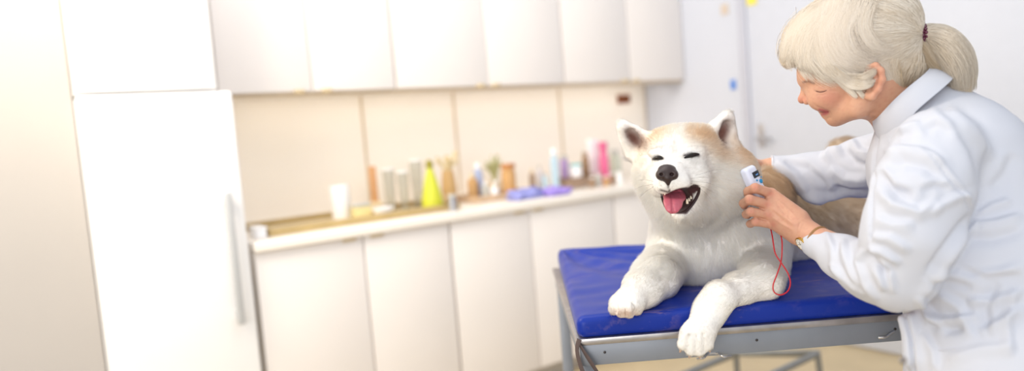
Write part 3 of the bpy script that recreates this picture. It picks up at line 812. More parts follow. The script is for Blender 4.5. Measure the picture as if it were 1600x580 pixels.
for pts, wdt in (([(1020, 249), (1028, 246), (1036, 248)], 3.0), ([(1069, 243.5), (1080, 240.5), (1092, 243.5)], 3.0), ([(1043, 285), (1046, 299)], 1.6), ([(1032, 297), (1046, 301), (1066, 298), (1090, 291)], 2.2)):
    dd, t, sd = pdist(u, w, pts); wt = (np.exp(-(dd / wdt) ** 2 * 1.5) * (d < 1.45))[:, None]
    c = c * (1 - wt) + lipc * wt
dog_m = mat('dog_skin', (240, 230, 215), .8, attr='col', bump=.4, bscale=180, sheen=.2)
body = qmesh('body', dv - dmI, dq, dog_m, dog, c * .93)

# fur
rs = np.random.RandomState(11)
def lobe(p, c0, r): return np.exp(-(((p - c0) ** 2).sum(1)) / r ** 2)
NOSE = P(1043, 272, 1.30)
fc = dv[dq].mean(1); fu, fw, fdp = proj(fc)
fn = dn[dq[:, 0]]
vis = ((CAM - fc) * fn).sum(1) / np.linalg.norm(CAM - fc, axis=1)
wgt = np.where(vis > -.35, 1.0, .12) * np.where(fdp < 1.48, 1.9, 1.0) * np.where((fu > 1240) & (fdp > 1.5), .45, 1)
N = 150000
rp, rf = sample_surface(dv, dq, N, wgt, rs); rn = fn[rf]
dm = Sdf().ell(P(1062.5, 312.5, 1.333), (.0322, .0247, .061), MBs).cap(P(1084, 297, 1.345), P(1073, 324, 1.33), .010, .009, .008).ev(rp)
u, w, d = proj(rp)
bare = dm < .0012
bare |= np.hypot((u - 1042) / 17, (w - 271) / 13.5) < 1 if False else (np.hypot((u - 1042) / 15.5, (w - 271.5) / 12) < 1) & (d < 1.36)
for pts in ([(1022, 248), (1029, 246), (1034, 247)], [(1071, 243), (1080, 240.5), (1090, 243)]):
    dd, _, _ = pdist(u, w, pts); bare |= (dd < 2.2) & (d < 1.45)
rp, rn, u, w, d, dm = [x[~bare] for x in (rp, rn, u, w, d, dm)]
n = len(rp)
# flow: away from the nose on the head, down on the chest, along the legs, back along the trunk
fl = np.zeros((n, 3))
Z = np.array([0, 0, 1.])
headw = lobe(rp, P(1062, 262, 1.40), .13)[:, None] * 3
fl += headw * ((rp - (NOSE - FWD * -.02)) / (np.linalg.norm(rp - NOSE, axis=1)[:, None] + 1e-6))
fl += lobe(rp, P(1112, 370, 1.62), .16)[:, None] * (-Z * 1.0 + RT * ((u - 1110) / 120)[:, None] * .5 - FWD * .1)
fl += lobe(rp, P(1280, 360, 1.85), .22)[:, None] * (RT * .9 - Z * .45)
fl += lobe(rp, P(1165, 280, 1.6), .10)[:, None] * (RT * .6 - Z * .9)
def legflow(pts, r, k=1.6):
    global fl
    for a, b in zip(pts[:-1], pts[1:]):
        a, b = np.asarray(a), np.asarray(b); ba = b - a; L = ba @ ba; t = np.clip((rp - a) @ ba / L, 0, 1)
        dist = np.linalg.norm(rp - a - t[:, None] * ba, axis=1)
        fl += k * np.exp(-(dist / r) ** 2)[:, None] * ba / math.sqrt(L)
legflow([onz(1022, 436, TZ + .05), onz(1000, 458, TZ + .04), onz(975, 482, TZ + .02)], .05)
legflow([onz(1185, 445, TZ + .045), onz(1142, 457, TZ + .04), onz(1116, 470, TZ + .036), P(1100, 500, 1.33), P(1086, 545, 1.31)], .045)
for e in (eR, eL):
    c0 = (e[0] + e[1] + e[2]) / 3
    fl += 5 * lobe(rp, c0, .035)[:, None] * (e[0] - c0) / np.linalg.norm(e[0] - c0)
def nvec(p, f, sd): return np.stack([wob(p, f, sd + i) for i in range(3)], 1)
fl /= np.linalg.norm(fl, axis=1)[:, None] + 1e-6
fl += .55 * nvec(rp, 9, 21) + .65 * nvec(rp, 38, 31) + .14 * rs.normal(size=(n, 3))
fl -= rn * (fl * rn).sum(1)[:, None]; fl /= np.linalg.norm(fl, axis=1)[:, None] + 1e-6
# length
Lh = np.full(n, .026)
def setlen(wt, v):
    global Lh
    wt = np.clip(wt, 0, 1); Lh = Lh * (1 - wt) + v * wt
dh = np.linalg.norm(rp - P(1058, 262, 1.36), axis=1)
setlen(np.clip(1 - (dh - .07) / .06, 0, 1), .012)
setlen(np.clip(1 - (np.linalg.norm(rp - P(1047, 283, 1.315), axis=1) - .025) / .04, 0, 1), .0045)
for e in (eR, eL):
    setlen(3 * lobe(rp, (e[0] + e[1] + e[2]) / 3, .04), .0065)
sm = lambda x: np.clip(x, 0, 1) ** 2 * (3 - 2 * np.clip(x, 0, 1))
setlen(sm((1.56 - d) / .12) * sm((w - 405) / 40), .011)
setlen(sm((1.40 - d) / .07) * sm((w - 420) / 60), .0065)
setlen(np.exp(-(np.hypot(u - 978, w - 484) / 24) ** 4) * sm((w - 430) / 40) * (d < 1.5), .005)
edd = np.minimum(pdist(u, w, [(1022, 248), (1034, 247)])[0], pdist(u, w, [(1071, 243), (1090, 243)])[0])
setlen(np.exp(-(edd / 8) ** 2) * (d < 1.45), .004)
setlen(np.exp(-(np.maximum(dm, 0) / .010) ** 2), .0045)
setlen(np.clip(1 - (rp[:, 2] - TZ - .004) / .02, 0, 1) * .4, .006)
Lh *= rs.uniform(.65, 1.15, n)
lift = np.where(Lh > .015, .40, .34)[:, None]
K = 5; S = np.zeros((n, K, 3)); S[:, 0] = rp - rn * .001; cur = S[:, 0].copy()
for k in range(1, K):
    t = k / (K - 1)
    dr = rn * lift * (1.25 - .9 * t) + fl * (.55 + .55 * t) - Z * .16 * t * (Lh > .015)[:, None] + rs.normal(size=(n, 3)) * .05
    dr /= np.linalg.norm(dr, axis=1)[:, None]; cur = cur + dr * (Lh / (K - 1))[:, None]; S[:, k] = cur
S[:, :, 2] = np.where((S[:, :, 1] > TY0 + .0), np.maximum(S[:, :, 2], TZ + .0035), S[:, :, 2])
cc_, _, _, _, _ = blend(rp); cc_ = ears_dark(rp, cc_, .95)
gd = np.exp(-(np.hypot((u - 1045) / 21, (w - 283) / 17)) ** 4) * (d < 1.37)
cc_ = cc_ * (1 - .42 * gd[:, None]) + np.array(srgb(150, 140, 145)[:3]) * .42 * gd[:, None]
ep = np.exp(-(edd / 4.2) ** 2) * (d < 1.45); cc_ = cc_ * (1 - .8 * ep[:, None]) + np.array(srgb(70, 48, 40)[:3]) * .8 * ep[:, None]
ml = np.exp(-(np.maximum(dm - .001, 0) / .0022) ** 2); cc_ = cc_ * (1 - .75 * ml[:, None]) + np.array(srgb(80, 60, 60)[:3]) * .75 * ml[:, None]
cc_ *= (.86 + .14 * np.clip(Lh / .018, 0, 1))[:, None]; cc_ *= (1 + .05 * rs.normal(size=n))[:, None]; cc_ = np.clip(cc_, 0, .99)
rad = np.where(Lh > .012, .00025, .00016) * rs.uniform(.8, 1.2, n)
fur_m = bpy.data.materials.new('fur'); fur_m.use_nodes = True
nt = fur_m.node_tree; b = nt.nodes['Principled BSDF']; a = nt.nodes.new('ShaderNodeAttribute'); a.attribute_name = 'col'
b.inputs['Roughness'].default_value = .6; b.inputs['Specular IOR Level'].default_value = .2
def soft_normal(nt, targets, k=.9):
    an = nt.nodes.new('ShaderNodeAttribute'); an.attribute_name = 'nrm'; ge = nt.nodes.new('ShaderNodeNewGeometry')
    mi = nt.nodes.new('ShaderNodeMix'); mi.data_type = 'VECTOR'; mi.inputs[0].default_value = k
    nt.links.new(ge.outputs['Normal'], mi.inputs[4]); nt.links.new(an.outputs['Vector'], mi.inputs[5])
    no = nt.nodes.new('ShaderNodeVectorMath'); no.operation = 'NORMALIZE'; nt.links.new(mi.outputs[1], no.inputs[0])
    for t in targets: nt.links.new(no.outputs[0], t)
soft_normal(nt, [b.inputs['Normal']])
tr = nt.nodes.new('ShaderNodeBsdfTranslucent'); mxs = nt.nodes.new('ShaderNodeMixShader'); mxs.inputs[0].default_value = .5
nt.links.new(a.outputs['Color'], b.inputs['Base Color']); nt.links.new(a.outputs['Color'], tr.inputs['Color'])
nt.links.new(b.outputs[0], mxs.inputs[1]); nt.links.new(tr.outputs[0], mxs.inputs[2]); nt.links.new(mxs.outputs[0], nt.nodes['Material Output'].inputs['Surface'])
make_curves('fur', S - dmI, rad, cc_, fur_m, dog, rn)

# nose
ns = Sdf()
ns.ell(P(1042, 273, 1.302), (.0188, .0145, .016), CB, .004)
ns.ell(P(1042, 265, 1.312), (.0165, .010, .016), CB, .008)
for sx, xx in ((-1, 1031.5), (1, 1053)):
    ns.ell(P(xx, 273.5, 1.297), (.0078, .0085, .012), CB, .005)
ns.cap(P(1043, 279, 1.292), P(1044, 287, 1.297), .006, .004, .006)
for sx, xx in ((-1, 1034.0), (1, 1050.5)):
    ns.ell(P(xx, 272.5, 1.283), (.0042, .0032, .009), CB, .002, sub=True)
    ns.cap(P(xx - 1.5 * -sx, 273.5, 1.283), P(xx + 5.5 * sx, 276, 1.285), .0022, .001, .002, sub=True)
ns.cap(P(1042.5, 274, 1.281), P(1043.5, 287, 1.287), .0011, .0011, .001, sub=True)
v, q = ns.mesh(.0011); v = relax(v, q, 1)
qmesh('nose', v - dmI, q, mat('nose_leather', (48, 30, 28), .38, spec=.6, bump=.6, bscale=900, noise=.2, nscale=200, bdist=.0006), dog)
# eyes, squinting
def dtube(name, pts, r, m, seg=8, sm=5, flat=1., parent=None):
    return MB().tube([np.asarray(p) - dmI for p in pts], r, seg, sm, flat=flat).build(name, m, parent or dog)
eye_m = mat('eye_dark', (22, 14, 12), .35, spec=.5, noise=.05)
def onbody(x, y, off=.0):
    """first point of the dog's surface behind picture point (x, y)"""
    ds = np.linspace(1.15, 1.9, 400); pts = np.array([P(x, y, k) for k in ds]); f = dog_sdf.ev(pts)
    i = np.argmax(f < 0); return P(x, y, ds[i] - off)
for xs in ([(1020, 249), (1024, 247.6), (1028, 246.8), (1032, 246.6), (1035.5, 247)], [(1069.5, 246.8), (1075, 244.5), (1081, 242.7), (1087, 241.6), (1092.5, 241)]):
    pp = [onbody(x, y, .0035) for x, y in xs]
    dtube('eye', pp, [.0014, .0038, .0050, .0040, .0012], eye_m, flat=.9)
# tongue
tg = Sdf()
tg.chain([(P(1057, 304, 1.375), .013), (P(1055, 305, 1.345), .0145), (P(1052.5, 311, 1.322), .0158), (P(1051, 319, 1.311), .0152), (P(1050, 324, 1.308), .0110)], .008)
v, q = tg.mesh(.0011)
ctr = np.array([P(1053, 315, 1.325)]); 
# flatten along the view axis and groove the middle
dcur = (v - CAM) @ FWD; uu, ww, _ = proj(v); path = np.interp(ww, [300, 306, 311, 321, 330], [1.36, 1.342, 1.322, 1.309, 1.303])
v = v - FWD * ((dcur - path) * .62)[:, None]
g = np.exp(-((uu - (1053 + (315 - ww) * .05)) / 2.2) ** 2); v = v + FWD * (g * .0032)[:, None]
v = relax(v, q, 1)
qmesh('tongue', v - dmI, q, mat('tongue_pink', (190, 96, 112), .3, sss=.15, spec=.6, noise=.12, nscale=120, bump=.4, bscale=500, bdist=.0008), dog)
# inner mouth: dark throat surface and lower lip ridge
lip_m = mat('lip_dark', (50, 32, 33), .35, spec=.6, noise=.1)
lw = [(1032, 299), (1033.5, 305), (1036, 314), (1041, 325), (1050, 333), (1061, 334), (1073, 329), (1084, 316), (1091, 303), (1093.5, 292)]
lp = []
for i, (x, y) in enumerate(lw):
    lp.append(onbody(x, y, .0005))
dsm = [proj(p)[2] for p in lp]; dsm = np.convolve(np.pad(dsm, 1, 'edge'), [.25, .5, .25], 'valid'); dsm = np.minimum(dsm, 1.375)
lp = [P(x, y, dd) for (x, y), dd in zip(lw, dsm)]
dtube('lip', lp, [.0012, .0022, .0024, .0026, .0028, .0028, .003, .0032, .003, .0018], lip_m)
# teeth
tooth_m = mat('tooth_ivory', (236, 224, 200), .3, noise=.05, spec=.6)
def tooth(x, y, d, x2, y2, d2, r):
    dtube('tooth', [P(x, y, d), P((x + x2) / 2, (y + y2) / 2, (d + d2) / 2), P(x2, y2, d2)], [r, r * .85, r * .2], tooth_m, 8, 3)
tooth(1039.5, 298, 1.318, 1038.5, 305, 1.314, .0026)
tooth(1074, 318, 1.330, 1073, 311, 1.327, .0024)
for (x, y) in ((1077, 312), (1080, 308.5), (1082.5, 304.5), (1084.5, 301)):
    tooth(x, y + 2.5, 1.35 + (x - 1075) * .002, x - 1, y - 2.5, 1.35 + (x - 1075) * .002, .0026)
# claws
claw_m = mat('claw_horn', (190, 160, 142), .4, noise=.1)
for a, b_ in toeL:
    dr = (b_ - a); dr[2] = 0; dr /= np.linalg.norm(dr)
    p0 = b_ + dr * .012 + [0, 0, .003]; dtube('claw', [p0, p0 + dr * .006 - [0, 0, .003], p0 + dr * .009 - [0, 0, .0095]], [.0030, .0026, .0008], claw_m, 8, 3)
for a, b_ in toeR:
    dr = (b_ - a); dr /= np.linalg.norm(dr)
    p0 = b_ + dr * .0105; dtube('claw', [p0, p0 + dr * .004 - FWD * .001, p0 + dr * .0075], [.0028, .0023, .0008], claw_m, 8, 3)
# whiskers and eyebrow hairs: one tuft
wv = []
for (x, y, ex, ey) in ((1078, 279, 20, -2), (1080, 283, 24, 3), (1077, 286, 22, 7), (1082, 288, 17, 12), (1022, 284, -16, -3), (1020, 288, -18, 3), (1022, 291, -14, 8), (1084, 275, 26, -8)):
    p0 = onbody(x, y, -.001); p1 = p0 + RT * ex / F * 1.35 - UP * ey / F * 1.35 - FWD * .008; p2 = p1 + RT * ex / F * .9 - UP * (ey + 5) / F * 1.0
    wv.append([p0, p0 * .5 + p1 * .5 - FWD * .004, p1, p1 * .5 + p2 * .5, p2])
make_curves('whiskers', np.array(wv) - dmI, np.full(len(wv), .00015), np.tile([.08, .06, .06], (len(wv), 1)), fur_m, dog)
# ------------------------------------------------------------------ woman
HP = P(1590, 600, 1.15)
root_xy = np.array([.86, 1.02, 0.])
pw = empty('person', root_xy, 0, 'grey haired woman in a white coat leaning over the dog, holding a small scanner', 'person')
pI = root_xy
hd = 1.35                                                      # distance of the head's middle plane
HC = P(1320, 110, hd)
_dv = (HC - CAM) / np.linalg.norm(HC - CAM)
_ta = math.radians(-4); HN = _dv * math.cos(_ta) + np.cross([0, 0, 1.], _dv) * math.sin(_ta); HN /= np.linalg.norm(HN)
def hray(x, y):
    """points of the head's middle plane behind picture points"""
    x, y = np.broadcast_arrays(np.asarray(x, float), np.asarray(y, float))
    dr = FWD + RT * ((x[..., None] - 800) / F) - UP * ((y[..., None] - 290) / F)
    return CAM + dr * (((HC - CAM) @ HN) / (dr @ HN))[..., None]
def hpt(x, y, L=0.): return hray(x, y) - HN * L                 # L metres towards the near (left) side of the head
Fh = hray(1234, 161) - hray(1320, 110); Fh /= np.linalg.norm(Fh)
Uh = np.cross(HN, Fh); Uh = Uh if Uh @ UP > 0 else -Uh
HB = np.array([Fh, Uh, -HN])
def hp(n): return n * hd / F
s = Sdf()
# cranium, face, jaw
s.ell(hpt(1342, 82), (hp(82), hp(76), .074), HB, .02)
s.ell(hpt(1302, 118), (hp(49), hp(52), .062), HB, .02)
s.cap(hpt(1264, 112, .024), hpt(1264, 112, -.024), hp(13), None, .018)
s.ell(hpt(1299, 150), (hp(28), hp(38), .050), HB, .016)
for sg in (1, -1):
    s.cap(hpt(1352, 150, sg * .052), hpt(1342, 168, sg * .046), .016, .015, .02)
    s.cap(hpt(1342, 166, sg * .046), hpt(1306, 183, sg * .014), .014, .011, .018)
    s.ell(hpt(1288, 151, sg * .036), (hp(21), hp(17), .019), HB, .02)
    s.cap(hpt(1257, 126, sg * .012), hpt(1268, 121, sg * .045), .0085, .008, .012)
    s.ell(hpt(1281, 139, sg * .033), (.0125, .0125, .0150), HB, .006)
s.cap(hpt(1303.5, 186, .008), hpt(1303.5, 186, -.008), .0120, None, .012)
s.ell(hpt(1327, 169), (hp(28), hp(18), .042), HB, .018)
# nose
s.cap(hpt(1260.5, 131), hpt(1256, 152), .0078, .0088, .006)
s.ell(hpt(1254.2, 155.2), (.0092, .0082, .0090), HB, .006)
for sg in (1, -1):
    s.ell(hpt(1263, 157.5, sg * .0125), (.0082, .0072, .0060), HB, .004)
# mouth area
s.ell(hpt(1295, 172), (hp(13), hp(13), .028), HB, .008)
s.cap(hpt(1287, 171.5, .016), hpt(1287, 171.5, -.016), .0050, None, .006)
s.cap(hpt(1291, 179, .013), hpt(1291, 179, -.013), .0054, None, .006)
# eye sockets, nostril, mouth slit
for sg in (1, -1):
    s.ell(hpt(1262, 157.5 + 3.5, sg * .007), (.004, .003, .0028), HB, .002, sub=True)
# ear (near side and far side)
for sg in (1, -1):
    eL_ = lambda x, y, z: hpt(x, y, sg * z)
    s.chain([(eL_(1356, 133, .070), .0042), (eL_(1355, 118, .075), .0046), (eL_(1361, 105, .081), .0048), (eL_(1371, 102, .085), .0050), (eL_(1379, 110, .087), .0052), (eL_(1381, 123, .086), .0052), (eL_(1375, 138, .083), .0050), (eL_(1365, 149, .078), .0066), (eL_(1358, 148, .073), .006)], .005)
    s.tri(eL_(1360, 108, .074), eL_(1379, 116, .080), eL_(1362, 146, .071), .0045, .006)
    s.chain([(eL_(1366, 113, .080), .0028), (eL_(1371, 122, .082), .003), (eL_(1368, 135, .080), .003)], .004)
    s.ell(eL_(1362, 128, .084), (.0065, .0085, .009), HB, .004, sub=True)
N_HEAD = len(s.ops)
# neck, shoulders, spine
s.cap(hpt(1370, 140), P(1425, 182, 1.33), .050, .052, .03)
s.cap(P(1425, 182, 1.33), P(1475, 245, 1.29), .050, .07, .03)
s.cap(P(1470, 245, 1.20), P(1430, 230, 1.42), .040, .04, .03)
s.cap(P(1480, 260, 1.29), P(1560, 470, 1.20), .11, .10, .06)
s.cap(P(1560, 470, 1.20), HP, .10, .11, .06)
# arms
SH_N, EL_N, WR_N = P(1455, 245, 1.18), P(1402, 440, 1.17), P(1260, 366, 1.345)
SH_F, EL_F, WR_F = P(1425, 225, 1.45), P(1335, 270, 1.57), P(1208, 263, 1.60)
s.cap(SH_N, EL_N, .036, .034, .03); s.cap(EL_N, WR_N, .036, .024, .02)
s.cap(SH_F, EL_F, .045, .034, .03); s.cap(EL_F, WR_F, .034, .022, .02)
# near hand: flattened wrist and palm, fingers curled round the scanner
KN = None
kn = [P(1205, 303, 1.388), P(1200, 320, 1.380), P(1201, 336, 1.380), P(1208, 351, 1.384)]
s.cap(WR_N, P(1245, 352, 1.352), .0235, .022, .015)
for k_, a in enumerate((P(1249, 340, 1.362), P(1244, 348, 1.356), P(1242, 358, 1.356), P(1242, 366, 1.362))):
    s.cap(a, kn[k_], .0170, (.0118, .0118, .0112, .0102)[k_], .014)
pip = [P(1180, 294, 1.372), P(1171, 312, 1.368), P(1173, 331, 1.370), P(1180, 347, 1.376)]
dip = [P(1169, 299, 1.392), P(1162, 318, 1.396), P(1166, 335, 1.397), P(1172, 350, 1.400)]
tipf = [P(1168, 304, 1.410), P(1163, 322, 1.415), P(1168, 337, 1.414), P(1174, 351, 1.412)]
for k_ in range(4):
    r = (.0094, .0094, .0088, .0080)[k_]
    s.chain([(kn[k_], r * 1.10), (pip[k_], r), (dip[k_], r * .92), (tipf[k_], r * .80)], .0032)
s.chain([(P(1248, 352, 1.375), .014), (P(1228, 345, 1.408), .0125), (P(1205, 330, 1.424), .0098), (P(1188, 315, 1.427), .0085)], .010)
# far hand lying behind the dog's neck
s.cap(WR_F, P(1182, 262, 1.615), .019, .018, .015)
fk = [P(1162, 256, 1.605), P(1158, 264, 1.615), P(1158, 274, 1.625), P(1163, 284, 1.63)]
for k_ in range(4):
    s.cap(P(1180, 262 + 5 * k_, 1.61), fk[k_], .014, .0105, .012)
    a = fk[k_]; s.chain([(a, .0095), (a - RT * .026 - UP * .012 - FWD * .002, .0088), (a - RT * .044 - UP * .030 - FWD * .006, .0080), (a - RT * .052 - UP * .046 - FWD * .010, .0072)], .003)
s.chain([(P(1190, 262, 1.60), .013), (P(1178, 256, 1.590), .011), (P(1164, 256, 1.58), .0095), (P(1152, 260, 1.575), .0082)], .008)
wsdf = s
wv_, wq = s.mesh(.0017)
wv_ = relax(wv_, wq, 1)
wv_ = strokes(wv_, wq, [
    ([(1274, 142), (1281, 144.5), (1290, 142)], 1.3, -.0016, 1.2, 1.4, 'g'), ([(1275, 134), (1284, 132), (1292, 136)], 2.0, -.0022, 1.2, 1.4, 'g'),
    ([(1292, 146), (1284, 149), (1276, 148)], 1.6, -.0010, 1.2, 1.4, 'g'), ([(1297, 138), (1308, 134)], 1.0, -.0007, 1.2, 1.4, 'g'), ([(1297, 142), (1309, 143)], 1.0, -.0007, 1.2, 1.4, 'g'), ([(1296, 146), (1306, 151)], 1.0, -.0006, 1.2, 1.4, 'g'),
    ([(1269, 158), (1274, 166), (1284, 170), (1296, 176), (1300, 184)], 2.0, -.0012, 1.2, 1.4, 'g'),
    ([(1281, 175.2), (1287, 175.6), (1294, 175)], 1.0, -.0028, 1.2, 1.4, 'o'),
    ([(1292, 186), (1296, 184), (1300, 186)], 2, -.001, 1.2, 1.4, 'g'), ([(1340, 187), (1352, 178), (1372, 176)], 3, -.0015, 1.2, 1.4, 'g'), ([(1352, 190), (1370, 184)], 3, -.0015, 1.2, 1.4, 'g'),
    # hand: tendons, veins, knuckles, wrist creases
    ([(1207, 307), (1228, 324), (1246, 342)], 2.2, .0012, 1.25, 1.4, 'g'), ([(1203, 323), (1224, 338), (1243, 352)], 2.2, .0014, 1.25, 1.4, 'g'), ([(1204, 338), (1222, 350), (1240, 360)], 2.0, .0012, 1.25, 1.4, 'g'),
    ([(1211, 315), (1224, 331), (1240, 347)], 2.2, -.0010, 1.25, 1.4, 'g'), ([(1208, 331), (1222, 344), (1238, 357)], 2.2, -.0010, 1.25, 1.4, 'g'),
    ([(1222, 318), (1231, 332), (1229, 342), (1240, 352)], 1.0, .0008, 1.25, 1.4, 'g'),
    ([(1251, 346), (1246, 358), (1243, 372)], 1.2, -.0012, 1.25, 1.4, 'g'), ([(1255, 350), (1250, 362), (1247, 374)], 1.0, -.0008, 1.25, 1.4, 'g'),
    ([(1180, 289), (1181, 297)], 1.0, -.0007, 1.3, 1.4, 'g'), ([(1171, 307), (1173, 316)], 1.0, -.0007, 1.3, 1.4, 'g'), ([(1174, 326), (1175, 334)], 1.0, -.0007, 1.3, 1.4, 'g'),
    ([(1186, 303), (1200, 312)], 1.2, -.0020, 1.3, 1.42, 'g'), ([(1180, 322), (1197, 329)], 1.2, -.0020, 1.3, 1.42, 'g'), ([(1183, 340), (1200, 345)], 1.2, -.0020, 1.3, 1.42, 'g'),
])
u, w, d = proj(wv_)
skin = np.array(srgb(206, 159, 132)[:3]); c = np.tile(skin, (len(wv_), 1))
def put(cc, wt):
    global c
    wt = np.clip(wt, 0, 1)[:, None]; c = c * (1 - wt) + np.array(srgb(*cc)[:3]) * wt
def g2(x, y, rx, ry): return np.exp(-(((u - x) / rx) ** 2 + ((w - y) / ry) ** 2))
near = (d < 1.44) & (u < 1400)
put((204, 128, 108), .55 * g2(1296, 153, 20, 13) * near)
put((196, 118, 100), .5 * g2(1252, 156, 9, 8) * near)
put((198, 126, 108), .5 * g2(1370, 125, 14, 26) * near * (u > 1352))
dd, t, sd = pdist(u, w, [(1281, 171.8), (1286, 173), (1292, 174.5)]); put((182, 92, 96), .9 * np.exp(-(dd / 2.6) ** 2) * near)
dd, t, sd = pdist(u, w, [(1285, 178.5), (1289, 178), (1293, 176)]); put((186, 96, 100), .9 * np.exp(-(dd / 2.6) ** 2) * near)
dd, t, sd = pdist(u, w, [(1282, 175.2), (1287, 175.6), (1294, 175)]); put((110, 40, 44), .8 * np.exp(-(dd / 1.0) ** 2) * near)
dd, t, sd = pdist(u, w, [(1255, 128.5), (1263, 127), (1272, 130.5)]); put((120, 92, 84), .75 * np.exp(-(dd / 1.8) ** 2) * near)
dd, t, sd = pdist(u, w, [(1273, 141.5), (1281, 144), (1291, 141.5)]); put((140, 96, 82), .5 * np.exp(-(dd / 1.1) ** 2) * near)
hz = (u < 1290) & (w > 270) & (d < 1.46)
put((192, 132, 112), .4 * (.5 + .5 * wob(wv_, 45, 3)) * hz)
for x, y in ((1205, 303), (1200, 320), (1201, 336), (1208, 351), (1180, 293), (1171, 312), (1174, 331), (1181, 347)):
    put((196, 118, 102), .5 * g2(x, y, 6, 5) * hz)
put((190, 130, 112), .25 * np.clip(wob(wv_ * 1.0, 120, 8) * 2, 0, 1))
skin_m = mat('skin', (226, 172, 146), .48, attr='col', sss=.12, spec=.4, bump=.25, bscale=700, bdist=.0006)
wbody = qmesh('body', wv_ - pI, wq, skin_m, pw, c)
# fingernails of the near hand (thumb) and eyelashes
# eye: closed lid line with lashes
lash_m = mat('lash_brown', (96, 66, 56), .7, noise=.05)
def first(sdf, x, y, off=0., lo=1.0, hi=1.8):
    ds = np.linspace(lo, hi, 700); pts = CAM + (FWD + RT * (x - 800) / F - UP * (y - 290) / F)[None] * ds[:, None]
    f = sdf.ev(pts); i = np.argmax(f < 0); return P(x, y, ds[i] - off)
MB().tube([first(wsdf, x, y, .0002) - pI for x, y in ((1272.5, 141), (1277, 143.2), (1282, 144), (1287, 143.3), (1291.5, 141.3))], [.0003, .0005, .0006, .0005, .0003], 6, 4).build('eyelash', lash_m, pw)

# ------------------------------------------------------------------ hair
cap_s = Sdf()
Hc = hpt(1326, 66); Hr = (hp(104), hp(80), .088)
cap_s.ell(Hc, Hr, HB, .03)
cap_s.ell(hpt(1382, 72), (hp(32), hp(42), .056), HB, .025)
cap_s.cap(hpt(1378, 82), hpt(1400, 64), .038, .020, .025)
cap_s.cap(hpt(1400, 64), hpt(1416, 57), .018, .009, .01)
cap_s.cap(hpt(1390, 100), hpt(1408, 112), .054, .040, .03)
# opening for face and ears
cap_s.ell(hpt(1262, 150), (hp(48), hp(58), .11), HB, .012, sub=True)
cap_s.ell(hpt(1315, 176), (hp(66), hp(54), .11), HB, .012, sub=True)
for sg in (1, -1):
    cap_s.ell(hpt(1366, 130, sg * .09), (hp(15), hp(22), .03), HB, .01, sub=True)
cv, cq = cap_s.mesh(.0028); cv = relax(cv, cq, 2)
hr_m = bpy.data.materials.new('hair'); hr_m.use_nodes = True
nt = hr_m.node_tree; b = nt.nodes['Principled BSDF']; a = nt.nodes.new('ShaderNodeAttribute'); a.attribute_name = 'col'
b.inputs['Roughness'].default_value = .42; b.inputs['Specular IOR Level'].default_value = .45
tr = nt.nodes.new('ShaderNodeBsdfTranslucent'); mxs = nt.nodes.new('ShaderNodeMixShader'); mxs.inputs[0].default_value = .25
nt.links.new(a.outputs['Color'], b.inputs['Base Color']); nt.links.new(a.outputs['Color'], tr.inputs['Color'])
nt.links.new(b.outputs[0], mxs.inputs[1]); nt.links.new(tr.outputs[0], mxs.inputs[2]); nt.links.new(mxs.outputs[0], nt.nodes['Material Output'].inputs['Surface'])
soft_normal(nt, [b.inputs['Normal']], .6)
scalp_m = mat('hair_base', (214, 200, 178), .6, noise=.15, nscale=60)
hroot = qmesh('hair', cv - pI, cq, scalp_m, pw)
TIE = hpt(1423, 55)
cn = vnormals(cv, cq); rs = np.random.RandomState(5)
rp, rf = sample_surface(cv, cq, 16000, np.ones(len(cq)), rs); rn = cn[cq[rf, 0]]
ok = np.linalg.norm(rp - TIE, axis=1) > .02; rp, rn = rp[ok], rn[ok]
def capgrad(p, e=.002):
    g = np.stack([cap_s.ev(p + np.eye(3)[i] * e) - cap_s.ev(p - np.eye(3)[i] * e) for i in range(3)], 1)
    return g / (np.linalg.norm(g, axis=1)[:, None] + 1e-9)
K = 9; n = len(rp); S = np.zeros((n, K, 3)); cur = rp + rn * .0005; S[:, 0] = cur
lv = rs.uniform(.0006, .0036, n); stepL = rs.uniform(.006, .013, n)
for k in range(1, K):
    to = TIE - cur; dist = np.linalg.norm(to, axis=1); to /= dist[:, None] + 1e-9
    fwdness = np.clip(((cur - Hc) @ Fh) / .09, 0, 1)
    dr = to + Uh * (.35 * fwdness)[:, None] + .16 * nvec(cur, 9, 77) + .05 * rs.normal(size=(n, 3))
    g = capgrad(cur); dr -= g * (dr * g).sum(1)[:, None]; dr /= np.linalg.norm(dr, axis=1)[:, None] + 1e-9
    cur = cur + dr * np.minimum(stepL, dist * .3)[:, None]
    f = cap_s.ev(cur); cur = cur + g * (lv * (1 + .3 * np.sin(k)) * (1 - k / K * .2) - f)[:, None]
    S[:, k] = cur
u, w, d = proj(S[:, K // 2])
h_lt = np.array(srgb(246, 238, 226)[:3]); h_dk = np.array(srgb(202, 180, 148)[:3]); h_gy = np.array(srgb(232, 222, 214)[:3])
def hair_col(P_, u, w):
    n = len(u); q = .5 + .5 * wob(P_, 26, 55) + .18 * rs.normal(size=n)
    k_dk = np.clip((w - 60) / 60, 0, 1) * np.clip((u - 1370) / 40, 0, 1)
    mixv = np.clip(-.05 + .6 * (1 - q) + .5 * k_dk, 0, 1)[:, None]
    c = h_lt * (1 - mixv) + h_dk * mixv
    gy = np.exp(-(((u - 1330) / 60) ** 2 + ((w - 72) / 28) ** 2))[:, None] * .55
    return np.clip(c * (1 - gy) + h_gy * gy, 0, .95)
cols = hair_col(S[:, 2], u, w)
AS, AR, AC, AN = [S], [rs.uniform(.00028, .00045, n)], [cols], [cn[cq[rf[ok], 0]]]
